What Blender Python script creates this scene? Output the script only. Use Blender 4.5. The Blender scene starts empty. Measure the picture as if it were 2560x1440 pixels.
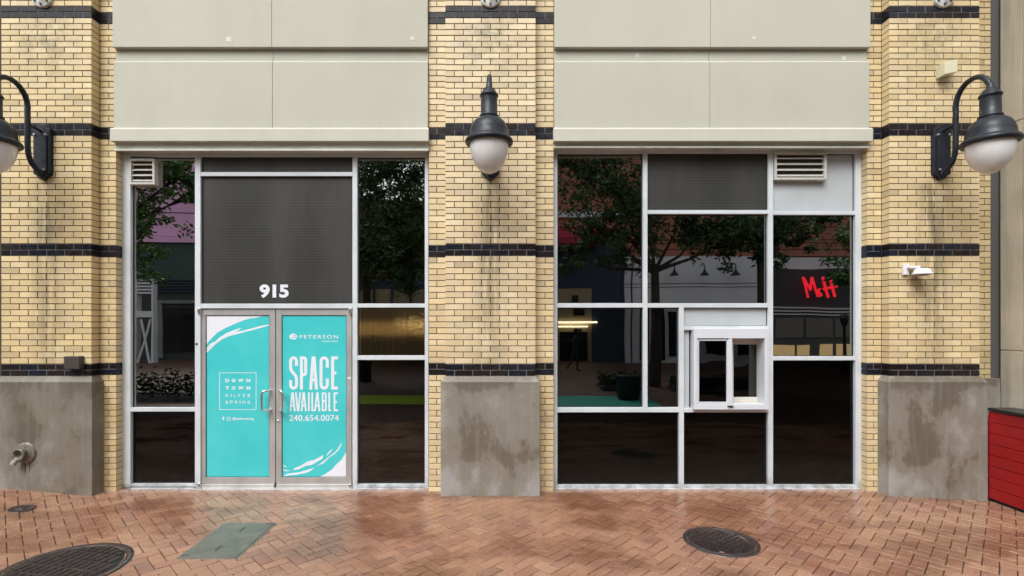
import bpy, math, random
from mathutils import Vector, Matrix
R = math.radians
rnd = random.Random(7)
sc = bpy.context.scene

# ------------------------------------------------------------------ camera, sky, sun, exposure
F = 1268.0                      # focal length in pixels of the 2560 px wide photograph
CX, CY, CH = 0.13, -5.71, 1.92
U0, V0 = 1255.0, 810.0
cam = bpy.data.cameras.new('camera'); cam.sensor_width = 36; cam.lens = 36*F/2560
cam.shift_x = (1280-U0)/2560; cam.shift_y = (V0-720)/2560
cam.clip_start = 0.05; cam.clip_end = 500
co = bpy.data.objects.new('camera', cam); sc.collection.objects.link(co)
co.location = (CX, CY, CH); co.rotation_euler = (R(90), 0, 0); sc.camera = co

SUN_EL, SUN_AZ = R(52), R(205)   # azimuth clockwise from +Y (sun behind the camera, a little left)
w = bpy.data.worlds.new('World'); sc.world = w; w.use_nodes = True
nt = w.node_tree; bg = nt.nodes['Background']
sky = nt.nodes.new('ShaderNodeTexSky'); sky.sky_type = 'NISHITA'; sky.sun_disc = False
sky.sun_elevation = SUN_EL; sky.sun_rotation = SUN_AZ; sky.dust_density = 5; sky.air_density = 1.4
hs = nt.nodes.new('ShaderNodeHueSaturation'); hs.inputs['Saturation'].default_value = 0.10
nt.links.new(sky.outputs[0], hs.inputs['Color']); nt.links.new(hs.outputs[0], bg.inputs[0])
bg.inputs[1].default_value = 0.15
sl = bpy.data.lights.new('sun', 'SUN'); sl.energy = 1.1; sl.angle = R(35); sl.color = (.97, .985, 1.0)
so = bpy.data.objects.new('sun', sl); sc.collection.objects.link(so)
sd = Vector((math.sin(SUN_AZ)*math.cos(SUN_EL), math.cos(SUN_AZ)*math.cos(SUN_EL), math.sin(SUN_EL)))
so.rotation_euler = sd.to_track_quat('Z', 'Y').to_euler(); so.location = (0, -10, 20)
sc.view_settings.view_transform = 'Standard'; sc.view_settings.look = 'None'
sc.view_settings.gamma = 1; sc.view_settings.exposure = 0.66
try:
    sc.cycles.max_bounces = 8; sc.cycles.transparent_max_bounces = 12
except Exception: pass

# ------------------------------------------------------------------ helpers
OFF = {}
def W(u, v, Y):                 # point of the place at depth Y seen at a photo position
    D = Y-CY
    return CX+(u-U0)*D/F, CH-(v-V0)*D/F
def wx(u, Y): return W(u, 0, Y)[0]
def wz(v, Y): return W(0, v, Y)[1]
GY = 0.262                      # plane of the glass
def rp(u, v, V):                # point across the street, V metres along the mirrored sight line
    return Vector((CX+(u-U0)*V/F, 2*GY-(V+CY), CH-(v-V0)*V/F))
def gz(x, y=0):                 # height of the paving: climbs at the far left, falls at the far right
    z = 0
    if x < -4.35: t = min(1, (-4.35-x)/1.2); z = .085*t*t*(3-2*t)*1.0
    if x > 4.3: t = min(1, (x-4.3)/1.6); z = -.06*t*t*(3-2*t)
    return z

class MB:
    def __init__(s): s.v = []; s.f = []; s.c = []; s.mi = []; s.sm = []
    def add(s, vs, fs, col=(1, 1, 1), smooth=False, mi=0):
        n = len(s.v); s.v += [tuple(p) for p in vs]
        for f in fs: s.f.append([n+i for i in f]); s.c.append(col); s.sm.append(smooth); s.mi.append(mi)
        return s
    def box(s, x0, x1, y0, y1, z0, z1, col=(1, 1, 1), mi=0):
        if x0 > x1: x0, x1 = x1, x0
        if y0 > y1: y0, y1 = y1, y0
        if z0 > z1: z0, z1 = z1, z0
        v = [(x0,y0,z0),(x1,y0,z0),(x1,y1,z0),(x0,y1,z0),(x0,y0,z1),(x1,y0,z1),(x1,y1,z1),(x0,y1,z1)]
        return s.add(v, [(0,3,2,1),(4,5,6,7),(0,1,5,4),(1,2,6,5),(2,3,7,6),(3,0,4,7)], col, mi=mi)
    def brick(s, x0, x1, y0, y1, z0, z1, col, c=.0022):     # chamfered front edges
        v = [(x0+c,y0,z0+c),(x1-c,y0,z0+c),(x1-c,y0,z1-c),(x0+c,y0,z1-c),
             (x0,y0+c,z0),(x1,y0+c,z0),(x1,y0+c,z1),(x0,y0+c,z1),
             (x0,y1,z0),(x1,y1,z0),(x1,y1,z1),(x0,y1,z1)]
        f = [(0,1,2,3),(4,5,1,0),(5,6,2,1),(6,7,3,2),(7,4,0,3),(4,8,9,5),(5,9,10,6),(6,10,11,7),(7,11,8,4)]
        return s.add(v, f, col)
    def tube(s, pts, r, n=10, col=(1, 1, 1), cap=True, smooth=True):
        pts = [Vector(p) for p in pts]; rs = r if isinstance(r, (list, tuple)) else [r]*len(pts)
        vs = []; up = None
        for i, p in enumerate(pts):
            t = (pts[min(i+1, len(pts)-1)]-pts[max(i-1, 0)]).normalized()
            if up is None: up = t.orthogonal().normalized()
            up = (up-t*up.dot(t)).normalized(); b = t.cross(up)
            for k in range(n):
                a = 2*math.pi*k/n; vs.append(p+(up*math.cos(a)+b*math.sin(a))*rs[i])
        fs = [(i*n+k, i*n+(k+1) % n, (i+1)*n+(k+1) % n, (i+1)*n+k) for i in range(len(pts)-1) for k in range(n)]
        s.add(vs, fs, col, smooth)
        if cap: s.add([vs[k] for k in range(n)], [tuple(range(n-1, -1, -1))], col); s.add(vs[-n:], [tuple(range(n))], col)
        return s
    def lathe(s, prof, c=(0, 0, 0), axis='Z', n=32, col=(1, 1, 1), smooth=True):   # prof: (radius, height)
        vs = []
        for r_, h in prof:
            for k in range(n):
                a = 2*math.pi*k/n; x, y = r_*math.cos(a), r_*math.sin(a)
                if axis == 'Z': p = (c[0]+x, c[1]+y, c[2]+h)
                elif axis == 'Y': p = (c[0]+x, c[1]+h, c[2]-y)
                else: p = (c[0]+h, c[1]+x, c[2]+y)
                vs.append(p)
        fs = [(i*n+k, i*n+(k+1) % n, (i+1)*n+(k+1) % n, (i+1)*n+k) for i in range(len(prof)-1) for k in range(n)]
        return s.add(vs, fs, col, smooth)
    def poly(s, pts, y, th=.0006, mi=0, col=(1, 1, 1)):        # flat shape in XZ facing -Y with small thickness
        n = len(pts)
        a = sum(pts[i][0]*pts[(i+1) % n][1]-pts[(i+1) % n][0]*pts[i][1] for i in range(n))
        if a < 0: pts = pts[::-1]
        v = [(p[0], y-th, p[1]) for p in pts]+[(p[0], y, p[1]) for p in pts]
        f = [tuple(range(n))]+[(i, i+n, (i+1) % n+n, (i+1) % n) for i in range(n)]
        return s.add(v, f, col, mi=mi)
    def ribbon(s, pts, t, y, th=.0006, closed=False, mi=0):
        pts = [Vector(p) for p in pts]; n = len(pts); L = []; Rr = []
        for i in range(n):
            if closed: a, b = pts[i-1], pts[(i+1) % n]; d0 = (pts[i]-a).normalized(); d1 = (b-pts[i]).normalized()
            else:
                d0 = (pts[i]-pts[i-1]).normalized() if i else (pts[1]-pts[0]).normalized()
                d1 = (pts[i+1]-pts[i]).normalized() if i < n-1 else d0
            d = (d0+d1); d = d.normalized() if d.length > 1e-6 else d0
            nn = Vector((-d.y, d.x)); k = t/2/max(.35, abs(nn.dot(Vector((-d0.y, d0.x)))))
            L.append(pts[i]+nn*k); Rr.append(pts[i]-nn*k)
        v = [(p.x, y-th, p.y) for p in L]+[(p.x, y-th, p.y) for p in Rr]
        f = [(i, i+n, (i+1) % n+n, (i+1) % n) for i in range(n if closed else n-1)]
        return s.add(v, f, mi=mi)
    def build(s, name, mat, parent=None, bevel=0, loc=None, segs=2):
        me = bpy.data.meshes.new(name)
        o = OFF.get(parent, Vector((0, 0, 0))) if parent else (Vector(loc) if loc else Vector((0, 0, 0)))
        me.from_pydata([(p[0]-o.x, p[1]-o.y, p[2]-o.z) for p in s.v], [], s.f)
        for m in (mat if isinstance(mat, (list, tuple)) else [mat]): me.materials.append(m)
        me.polygons.foreach_set('use_smooth', s.sm); me.polygons.foreach_set('material_index', s.mi)
        ca = me.color_attributes.new('Col', 'FLOAT_COLOR', 'CORNER'); cols = []
        for f, c in zip(s.f, s.c): cols += [c[0], c[1], c[2], 1]*len(f)
        ca.data.foreach_set('color', cols); me.update()
        ob = bpy.data.objects.new(name, me); sc.collection.objects.link(ob)
        if parent: ob.parent = parent
        else: ob.location = o
        OFF[ob] = o
        if bevel:
            m = ob.modifiers.new('bevel', 'BEVEL'); m.width = bevel; m.segments = segs; m.limit_method = 'ANGLE'; m.angle_limit = R(40)
        return ob
def thing(name, loc, label, cat, group=None):
    o = bpy.data.objects.new(name, None); sc.collection.objects.link(o); o.location = loc; OFF[o] = Vector(loc)
    o.empty_display_size = .1
    return tag(o, label, cat, group)
def tag(o, label, cat, group=None, kind=None):
    if label: o['label'] = label
    if cat: o['category'] = cat
    if group: o['group'] = group
    if kind: o['kind'] = kind
    return o
def copy_tree(o, parent=None):
    c = o.copy(); sc.collection.objects.link(c)
    if parent: c.parent = parent
    for ch in list(o.children): copy_tree(ch, c)
    return c
def structure(o): o['kind'] = 'structure'; return o
def link_to(ob, parent):
    ob.parent = parent; OFF[ob] = OFF[parent]; return ob

# ------------------------------------------------------------------ materials
def M(name, col=(.5, .5, .5), rough=.5, metal=0, **k):
    m = bpy.data.materials.new(name); m.use_nodes = True; b = m.node_tree.nodes['Principled BSDF']
    b.inputs['Base Color'].default_value = (*col, 1); b.inputs['Roughness'].default_value = rough
    b.inputs['Metallic'].default_value = metal
    if 'spec' in k: b.inputs['Specular IOR Level'].default_value = k['spec']
    if 'emit' in k: b.inputs['Emission Color'].default_value = (*k['emit'], 1); b.inputs['Emission Strength'].default_value = k.get('es', 1)
    return m
class N:
    def __init__(s, m): s.t = m.node_tree; s.b = s.t.nodes.get('Principled BSDF')
    def n(s, ty, **k):
        x = s.t.nodes.new(ty)
        for a, b in k.items():
            if hasattr(x, a): setattr(x, a, b)
            else: x.inputs[a.replace('_', ' ')].default_value = b
        return x
    def l(s, a, b): s.t.links.new(a, b)
    def noise(s, scale, detail=4, rough=.55, vec=None, dist=0):
        x = s.n('ShaderNodeTexNoise'); x.inputs['Scale'].default_value = scale; x.inputs['Detail'].default_value = detail
        x.inputs['Roughness'].default_value = rough; x.inputs['Distortion'].default_value = dist
        s.l(vec or s.obj(), x.inputs['Vector']); return x.outputs['Fac']
    def obj(s, scale=None, loc=None):
        g = s.n('ShaderNodeNewGeometry').outputs['Position']
        if scale or loc:
            mp = s.n('ShaderNodeMapping'); s.l(g, mp.inputs['Vector'])
            if scale: mp.inputs['Scale'].default_value = scale
            if loc: mp.inputs['Location'].default_value = loc
            return mp.outputs[0]
        return g
    def ramp(s, f, stops):
        x = s.n('ShaderNodeValToRGB'); e = x.color_ramp.elements
        while len(e) < len(stops): e.new(.5)
        for el, (p, c) in zip(e, stops):
            el.position = p; el.color = (c, c, c, 1) if isinstance(c, (int, float)) else (*c, 1)
        s.l(f, x.inputs[0]); return x.outputs[0]
    def mix(s, f, a, b, mode='MIX'):
        x = s.n('ShaderNodeMix', data_type='RGBA', blend_type=mode)
        for i, v in ((0, f), (6, a), (7, b)):
            if hasattr(v, 'links') or hasattr(v, 'is_linked'): s.l(v, x.inputs[i])
            else: x.inputs[i].default_value = v if i == 0 else (*v, 1)
        return x.outputs[2]
    def math(s, op, a, b=0, clamp=False):
        x = s.n('ShaderNodeMath', operation=op, use_clamp=clamp)
        for i, v in ((0, a), (1, b)):
            if hasattr(v, 'is_linked'): s.l(v, x.inputs[i])
            else: x.inputs[i].default_value = v
        return x.outputs[0]
    def sep(s, v):
        x = s.n('ShaderNodeSeparateXYZ'); s.l(v, x.inputs[0]); return x.outputs
    def bump(s, h, strength=.3, dist=.01):
        x = s.n('ShaderNodeBump'); x.inputs['Strength'].default_value = strength; x.inputs['Distance'].default_value = dist
        s.l(h, x.inputs['Height']); s.l(x.outputs[0], s.b.inputs['Normal']); return x
    def color(s, c): s.l(c, s.b.inputs['Base Color'])
    def rough(s, c): s.l(c, s.b.inputs['Roughness'])
    def attr(s):
        x = s.n('ShaderNodeVertexColor'); x.layer_name = 'Col'; return x.outputs[0]

# glazed and yellow facing brick: every brick has its own shade in 'Col'
m_brick = M('yellow_brick', rough=.42); q = N(m_brick)
c = q.mix(q.ramp(q.noise(9, 5), [(.4, 0), (.8, .28)]), q.attr(), (.42, .32, .18))
px, py, pz = q.sep(q.obj())
fleck = q.ramp(q.noise(160, 2), [(.66, 0), (.74, .5)])
c = q.mix(fleck, c, (.30, .22, .12))
# rain streaks below the lamps (x near -5, 0, 5) and soot patches
sx = q.math('ABSOLUTE', q.math('SUBTRACT', q.math('MODULO', q.math('ADD', px, 12.5), 5.0), 2.5))
wob = q.noise(1.0, 4, vec=q.obj((14, 14, 1.6)))
st = q.math('MULTIPLY', q.ramp(sx, [(0, 1), (.24, 0)]), q.ramp(wob, [(.34, 0), (.56, 1)]))
zz = q.ramp(q.math('MULTIPLY', pz, .2), [(.27, .45), (.5, .9), (.69, 1), (.72, 0)])
c = q.mix(q.math('MULTIPLY', q.math('MULTIPLY', st, zz), .8), c, (.13, .105, .065))
alg = q.math('MULTIPLY', q.math('MULTIPLY', q.ramp(sx, [(.1, 1), (.45, 0)]), q.ramp(q.math('MULTIPLY', pz, .15), [(.68, 0), (.76, 1), (.79, 1), (.82, .3)])), q.ramp(q.noise(7, 5, .7), [(.40, 0), (.65, .75)]))
c = q.mix(alg, c, (.21, .19, .10))
soot = q.ramp(q.noise(1.0, 5, .65, vec=q.obj((2.4, 2.4, 1.1), (3, 0, 7))), [(.54, 0), (.76, .28)])
c = q.mix(soot, c, (.24, .20, .12)); q.color(c)
q.bump(q.noise(90, 5), .25, .003)

m_mortar = M('mortar', rough=.9); q = N(m_mortar)
px, py, pz = q.sep(q.obj())
sx = q.math('ABSOLUTE', q.math('SUBTRACT', q.math('MODULO', q.math('ADD', px, 12.5), 5.0), 2.5))
dk = q.math('MULTIPLY', q.ramp(sx, [(.06, 1), (.26, 0)]), q.math('MULTIPLY', q.ramp(q.math('MULTIPLY', pz, .2), [(.70, 1), (.73, .1)]), q.ramp(q.noise(3, 4), [(.30, .3), (.5, 1)])))
q.color(q.mix(dk, q.ramp(q.noise(5, 4), [(.3, (.09, .065, .042)), (.7, (.17, .125, .08))]), (.012, .010, .008)))
m_mortar_grey = M('mortar_grey', (.17, .165, .16), .9)
m_black = M('black_glazed_brick', rough=.22, spec=.28); q = N(m_black)
q.color(q.mix(q.ramp(q.noise(30, 4), [(.45, 0), (.8, .25)]), q.attr(), (.045, .045, .055)))
q.rough(q.ramp(q.noise(12, 3), [(.3, .15), (.7, .4)])); q.bump(q.noise(20, 3), .15, .003)

def stucco(name, a, b, sc_=1):
    m = M(name, rough=.8); q = N(m)
    n1 = q.noise(1.0, 6, .6, vec=q.obj((.9, 1, .5)))
    n2 = q.noise(1.0, 5, .6, vec=q.obj((5, 5, 1.2)))
    c = q.ramp(n1, [(.3, a), (.7, b)])
    c = q.mix(q.ramp(n2, [(.50, 0), (.80, .10)]), c, tuple(x*.55 for x in a))
    c = q.mix(q.ramp(q.noise(14, 5, .7), [(.6, 0), (.85, .25)]), c, tuple(x*.7 for x in a))
    q.color(c); q.bump(q.noise(120, 4, .7), .35, .003); return m
m_panel = stucco('cast_panel', (.43, .423, .35), (.475, .468, .39))
m_panel_lip = stucco('cast_lip', (.475, .468, .392), (.53, .522, .44))
def concrete(name, dark, mid, light, seed):
    m = M(name, rough=.75); q = N(m)
    px, py, pz = q.sep(q.obj())
    dx = q.math('ABSOLUTE', q.math('SUBTRACT', q.math('MODULO', q.math('ADD', px, 12.5), 5.0), 2.5))
    n1 = q.noise(1.0, 8, .62, vec=q.obj((2.4, 2.4, 1.5), (seed, 0, seed)), dist=.1)
    hz = q.ramp(q.math('MULTIPLY', pz, .7), [(0, -.0), (.18, .0), (.30, .55), (.62, .45), (.80, .50), (.90, .95)])
    ed = q.ramp(dx, [(.22, .55), (.52, .0)])
    k = q.math('ADD', n1, q.math('MULTIPLY', q.math('ADD', hz, ed), .22))
    c = q.ramp(k, [(.48, light), (.56, tuple((a*.4+b*.6) for a, b in zip(light, mid))), (.63, mid), (.685, mid), (.75, dark), (.85, tuple(x*.9 for x in dark))])
    n2 = q.noise(1.0, 6, .65, vec=q.obj((16, 16, 1.1), (seed, 2, 1)))
    c = q.mix(q.ramp(n2, [(.52, 0), (.75, .35)]), c, light)
    c = q.mix(q.ramp(q.noise(45, 6, .7), [(.45, 0), (.8, .35)]), c, tuple(x*.7 for x in mid))
    c = q.mix(q.ramp(q.noise(60, 2), [(.72, 0), (.75, .7)]), c, tuple(x*.35 for x in dark))
    c = q.mix(q.ramp(q.noise(24, 2, vec=q.obj(None, (5, 5, 5))), [(.735, 0), (.75, .6)]), c, tuple(min(1, x*1.3) for x in light))
    q.color(c); q.rough(q.ramp(k, [(.5, .85), (.7, .5)]))
    q.bump(q.math('ADD', q.noise(60, 6, .7), q.math('MULTIPLY', q.noise(4, 3), 3)), .45, .005); return m
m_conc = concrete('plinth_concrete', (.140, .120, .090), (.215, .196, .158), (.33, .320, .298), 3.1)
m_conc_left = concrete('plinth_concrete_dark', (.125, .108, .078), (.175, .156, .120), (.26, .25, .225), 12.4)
m_conc_wall = M('side_wall_concrete', rough=.85); q = N(m_conc_wall)
c = q.ramp(q.noise(1.2, 7, .65), [(.35, (.40, .355, .275)), (.65, (.53, .475, .375))])
c = q.mix(q.ramp(q.noise(1, 5, .6, vec=q.obj((8, 8, .7))), [(.5, 0), (.72, .45)]), c, (.20, .17, .13))
q.color(c); q.bump(q.noise(50, 5, .7), .4, .005)

m_alu = M('painted_aluminium', rough=.42, metal=0.0); q = N(m_alu)
c = q.ramp(q.noise(3, 6, .6), [(.35, (.51, .55, .58)), (.65, (.61, .65, .68))])
c = q.mix(q.ramp(q.noise(22, 5, .7), [(.60, 0), (.82, .45)]), c, (.25, .23, .19))
px, py, pz = q.sep(q.obj())
c = q.mix(q.math('MULTIPLY', q.ramp(pz, [(.02, 1), (.16, 0)]), q.ramp(q.noise(9, 4), [(.4, .1), (.7, .8)])), c, (.16, .14, .11))
q.color(c); q.bump(q.noise(80, 3), .08, .002)
m_alu_head = M('weathered_head', rough=.6); q = N(m_alu_head)
c = q.ramp(q.noise(2, 6, .6, vec=q.obj((1, 1, 6))), [(.35, (.52, .54, .47)), (.65, (.66, .68, .60))])
c = q.mix(q.ramp(q.noise(1, 5, .7, vec=q.obj((3, 3, 40))), [(.6, 0), (.72, .7)]), c, (.10, .085, .06)); q.color(c)
m_alu_door = M('door_aluminium', rough=.36, metal=.55); q = N(m_alu_door)
c = q.ramp(q.noise(4, 5, .6, vec=q.obj((1, 1, .5))), [(.35, (.47, .465, .46)), (.65, (.60, .595, .59))])
c = q.mix(q.ramp(q.noise(30, 5, .7), [(.62, 0), (.85, .4)]), c, (.25, .22, .18)); q.color(c)
m_chrome = M('satin_steel', (.72, .72, .74), .25, 1.0)
m_white = M('white_vinyl', (.72, .74, .80), .35)
m_white_paint = M('white_paint', (.68, .68, .70), .45)
m_teal = M('teal_vinyl', rough=.3); q = N(m_teal)
q.color(q.ramp(q.noise(2.2, 4), [(.3, (.045, .50, .52)), (.7, (.075, .56, .575))]))
q.bump(q.noise(6, 3), .12, .01)
m_cream_panel = M('infill_panel', rough=.6); q = N(m_cream_panel)
c = q.ramp(q.noise(3, 5), [(.3, (.40, .425, .44)), (.7, (.46, .49, .51))]); q.color(c); q.bump(q.noise(200, 3), .3, .002)
m_blk = M('black_metal', rough=.38, spec=.3); q = N(m_blk)
c = q.ramp(q.noise(14, 5, .65), [(.3, (.008, .011, .017)), (.7, (.020, .025, .034))])
c = q.mix(q.ramp(q.noise(55, 5, .75), [(.62, 0), (.72, .5)]), c, (.16, .16, .17))
q.color(c); q.rough(q.ramp(q.noise(20, 4), [(.3, .25), (.7, .55)])); q.bump(q.noise(60, 4), .3, .003)
m_globe = M('frosted_glass', rough=.3); q = N(m_globe)
px, py, pz = q.sep(q.obj())
c = q.ramp(q.noise(5, 5, .6), [(.3, (.68, .68, .67)), (.7, (.77, .77, .77))]); q.color(c)
q.b.inputs['Subsurface Weight'].default_value = .15; q.b.inputs['Subsurface Scale'].default_value = .05
q.b.inputs['Coat Weight'].default_value = .6; q.b.inputs['Coat Roughness'].default_value = .12
m_bolt = M('zinc_bolt', (.62, .62, .62), .35, .8)
m_gasket = M('black_gasket', (.012, .012, .013), .6)
m_galv = M('primed_flange', rough=.5); q = N(m_galv)
q.color(q.ramp(q.noise(25, 4), [(.35, (.52, .54, .50)), (.65, (.68, .69, .66))]))
m_cream_plastic = M('cream_plastic', (.62, .60, .43), .45)
m_brown_box = M('brown_enamel', (.055, .045, .042), .45)

def glass(name, refl, tint=.35, wave=.0, ribs=False, col=(1, 1, 1), rough=0.0, wscale=1.1):
    m = bpy.data.materials.new(name); m.use_nodes = True; t = m.node_tree; t.nodes.clear(); q = N(m)
    out = q.n('ShaderNodeOutputMaterial'); mx = q.n('ShaderNodeMixShader'); g = q.n('ShaderNodeBsdfGlossy'); tr = q.n('ShaderNodeBsdfTransparent')
    g.inputs['Roughness'].default_value = rough; g.inputs['Color'].default_value = (*col, 1)
    tr.inputs['Color'].default_value = (tint*.95, tint, tint*.97, 1)
    fr = q.n('ShaderNodeFresnel'); fr.inputs['IOR'].default_value = 1.5
    k = q.math('ADD', q.math('MULTIPLY', fr.outputs[0], .6), refl, True)
    q.l(k, mx.inputs[0]); q.l(tr.outputs[0], mx.inputs[1]); q.l(g.outputs[0], mx.inputs[2])
    bp = q.n('ShaderNodeBump')
    if ribs:
        wv = q.n('ShaderNodeTexWave', wave_type='BANDS', bands_direction='X'); wv.inputs['Scale'].default_value = 22; wv.inputs['Distortion'].default_value = .6
        q.l(q.obj(), wv.inputs['Vector'])
        h = q.math('ADD', wv.outputs['Fac'], q.math('MULTIPLY', q.noise(1, 2, vec=q.obj((9, 0, .8))), 1.0)); bp.inputs['Strength'].default_value = .5; bp.inputs['Distance'].default_value = .002
    else:
        h = q.noise(wscale, 1); bp.inputs['Strength'].default_value = 1.0; bp.inputs['Distance'].default_value = wave
    q.l(h, bp.inputs['Height']); q.l(bp.outputs[0], g.inputs['Normal'])
    # dust film
    df = q.n('ShaderNodeBsdfDiffuse'); df.inputs['Color'].default_value = (.20, .19, .17, 1)
    mx2 = q.n('ShaderNodeMixShader'); px, py, pz = q.sep(q.obj())
    dust = q.math('ADD', q.math('MULTIPLY', q.ramp(pz, [(.03, .10), (.5, 0)]), q.noise(18, 5, .7)), q.ramp(q.noise(90, 2), [(.72, 0), (.78, .04)]))
    q.l(dust, mx2.inputs[0]); q.l(mx.outputs[0], mx2.inputs[1]); q.l(df.outputs[0], mx2.inputs[2])
    q.l(mx2.outputs[0], out.inputs[0]); return m
m_glass_bright = glass('glass_reflective', .52, .25, .002)
m_glass = glass('glass_tinted', .34, .25, .0016)
m_glass_low = glass('glass_tinted_low', .16, .25, .0016)
m_glass_dark = glass('glass_smoked', .0, .22, .003)
m_glass_mid = glass('glass_smoked_stripe', .05, .22, .003)
m_glass_rib = glass('glass_ribbed', .40, .2, ribs=True, rough=.05, col=(1, .85, .6))
m_corr = M('corrugated_screen', rough=.45, spec=.22); q = N(m_corr)
wv = q.n('ShaderNodeTexWave', wave_type='BANDS', bands_direction='Z'); wv.inputs['Scale'].default_value = 9.5
q.l(q.obj(), wv.inputs['Vector'])
c = q.mix(wv.outputs['Fac'], (.029, .030, .026), (.043, .043, .038))
c = q.mix(q.ramp(q.noise(1, 4, vec=q.obj((2.2, 1, .35))), [(.42, 0), (.72, .5)]), c, (.075, .073, .078))
q.color(c);  
q.rough(q.ramp(q.noise(2, 3), [(.3, .35), (.7, .55)]))


# ------------------------------------------------------------------ paving
def paver_mat():
    m = M('clay_paver', rough=.4); q = N(m)
    c = q.mix(q.ramp(q.noise(26, 6, .75), [(.40, 0), (.75, .75)]), q.attr(), (.20, .088, .052))
    c = q.mix(q.ramp(q.noise(85, 6, .75), [(.50, 0), (.66, .75)]), c, (.62, .36, .22))
    c = q.mix(q.ramp(q.noise(110, 6, .8, vec=q.obj(None, (3, 1, 2))), [(.54, 0), (.68, .75)]), c, (.10, .045, .03))
    c = q.mix(q.ramp(q.noise(.7, 4, .6, vec=q.obj(None, (8, 3, 0))), [(.4, 0), (.65, .25)]), c, (.50, .33, .21))
    c = q.mix(q.ramp(q.noise(190, 2), [(.66, 0), (.72, .5)]), c, (.08, .045, .03))
    wet = q.ramp(q.noise(.9, 5, .6, vec=q.obj((1, 1.8, 1), (2.9, 5.1, 0)), dist=.3), [(.47, 0), (.60, 1)])
    px, py, pz = q.sep(q.obj())
    c = q.mix(q.math('MULTIPLY', wet, .6), c, (.13, .052, .026))
    near = q.ramp(q.math('ADD', q.math('MULTIPLY', py, .5), 1.0), [(.25, 0), (.62, 1)])   # damp strip along the building
    damp = q.math('MAXIMUM', q.math('MULTIPLY', near, q.ramp(q.noise(2.0, 5, .6), [(.34, .5), (.52, 1)])), q.math('MULTIPLY', wet, .7))
    lime = q.math('MULTIPLY', q.ramp(py, [(.02, 0), (.16, .55)]), q.ramp(q.noise(8, 4), [(.35, .2), (.6, 1)]))
    c = q.mix(lime, c, (.55, .42, .37))
    q.color(c); q.rough(q.ramp(damp, [(0, .48), (1, .10)]))
    q.bump(q.math('ADD', q.noise(60, 6, .7), q.math('MULTIPLY', q.noise(6, 3), 1.5)), .30, .006); return m
m_paver = paver_mat()
m_bed = M('joint_sand', (.035, .024, .018), .9)
mb = MB(); cell = .1015; j = .0032
ca, sa = math.cos(R(45)), math.sin(R(45))
def prot(a, b): return (a*ca-b*sa, a*sa+b*ca)
holes = []   # filled below: (kind, ...)
MH1 = (2.06, CY+4.475, .315); MH2 = (-3.32, CY+3.99, .45); CAP = (-4.79, CY+5.2, .11); UT = (-2.54, -2.03, CY+4.14, CY+4.90)
def in_hole(x, y):
    for hx, hy, r_ in (MH1, MH2, CAP):
        if (x-hx)**2+(y-hy)**2 < max(0, r_-.12)**2: return True
    return UT[0]+.12 < x < UT[1]-.12 and UT[2]+.12 < y < UT[3]-.12
pal = [(.385,.19,.108), (.40,.20,.115), (.41,.215,.125), (.36,.168,.095), (.32,.143,.086), (.43,.235,.14), (.39,.195,.11), (.29,.125,.08), (.385,.185,.118), (.265,.115,.082)]
for a in range(-110, 110):
    for b in range(-110, 110):
        m_ = (a-b) % 4
        if m_ == 0: a0, a1, b0, b1 = a, a+2, b, b+1
        elif m_ == 3: a0, a1, b0, b1 = a, a+1, b, b+2
        else: continue
        cx, cy = prot((a0+a1)/2*cell, (b0+b1)/2*cell); cy -= 1.6
        if not (-7.2 < cx < 7.2 and -3.7 < cy < .26) or in_hole(cx, cy): continue
        k = rnd.choice(pal); f = rnd.uniform(.56, .80); g = rnd.uniform(.96, 1.04); col = (k[0]*f, k[1]*f*g, k[2]*f*g*1.08)
        jj = j*rnd.uniform(.5, 1.3); x0, x1, y0, y1 = a0*cell+jj, a1*cell-jj, b0*cell+jj, b1*cell-jj
        dz = rnd.uniform(-.0016, .0016); tx, ty = rnd.uniform(-.008, .008), rnd.uniform(-.008, .008); ch = .0035
        vs = []
        for (ax, by, z) in [(x0+ch,y0+ch,0),(x1-ch,y0+ch,0),(x1-ch,y1-ch,0),(x0+ch,y1-ch,0),(x0,y0,-ch),(x1,y0,-ch),(x1,y1,-ch),(x0,y1,-ch),(x0,y0,-.02),(x1,y0,-.02),(x1,y1,-.02),(x0,y1,-.02)]:
            X, Y = prot(ax, by); Y -= 1.6
            vs.append((X, Y, z+dz+gz(X, Y)+(X-cx)*tx+(Y-cy)*ty))
        mb.add(vs, [(0,1,2,3),(4,5,1,0),(5,6,2,1),(6,7,3,2),(7,4,0,3),(8,9,5,4),(9,10,6,5),(10,11,7,6),(11,8,4,7)], col)
structure(mb.build('pavement', m_paver))
mb = MB(); xs = [-60, -20, -7]+[-6.5+.25*i for i in range(53)]+[8, 20, 60]; ys = [-90, -30, -12, -3.7, .3, 9]
vs = [(x, y, gz(x)-.012) for y in ys for x in xs]; nx = len(xs)
mb.add(vs, [(r_*nx+i, r_*nx+i+1, (r_+1)*nx+i+1, (r_+1)*nx+i) for r_ in range(len(ys)-1) for i in range(nx-1)])
structure(mb.build('ground', m_bed))
m_far = M('far_paving', rough=.6); q = N(m_far)
bk = q.n('ShaderNodeTexBrick'); mp = q.obj((1, 1, 1)); q.l(mp, bk.inputs['Vector'])
for n_, v_ in (('Color1', (.10, .05, .032, 1)), ('Color2', (.07, .036, .026, 1)), ('Mortar', (.05, .035, .03, 1))): bk.inputs[n_].default_value = v_
for n_, v_ in (('Scale', 1), ('Mortar Size', .006), ('Brick Width', .2), ('Row Height', .1)): bk.inputs[n_].default_value = v_
q.color(bk.outputs[0]); q.bump(q.noise(40, 4), .3, .005)
mb = MB()
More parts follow.
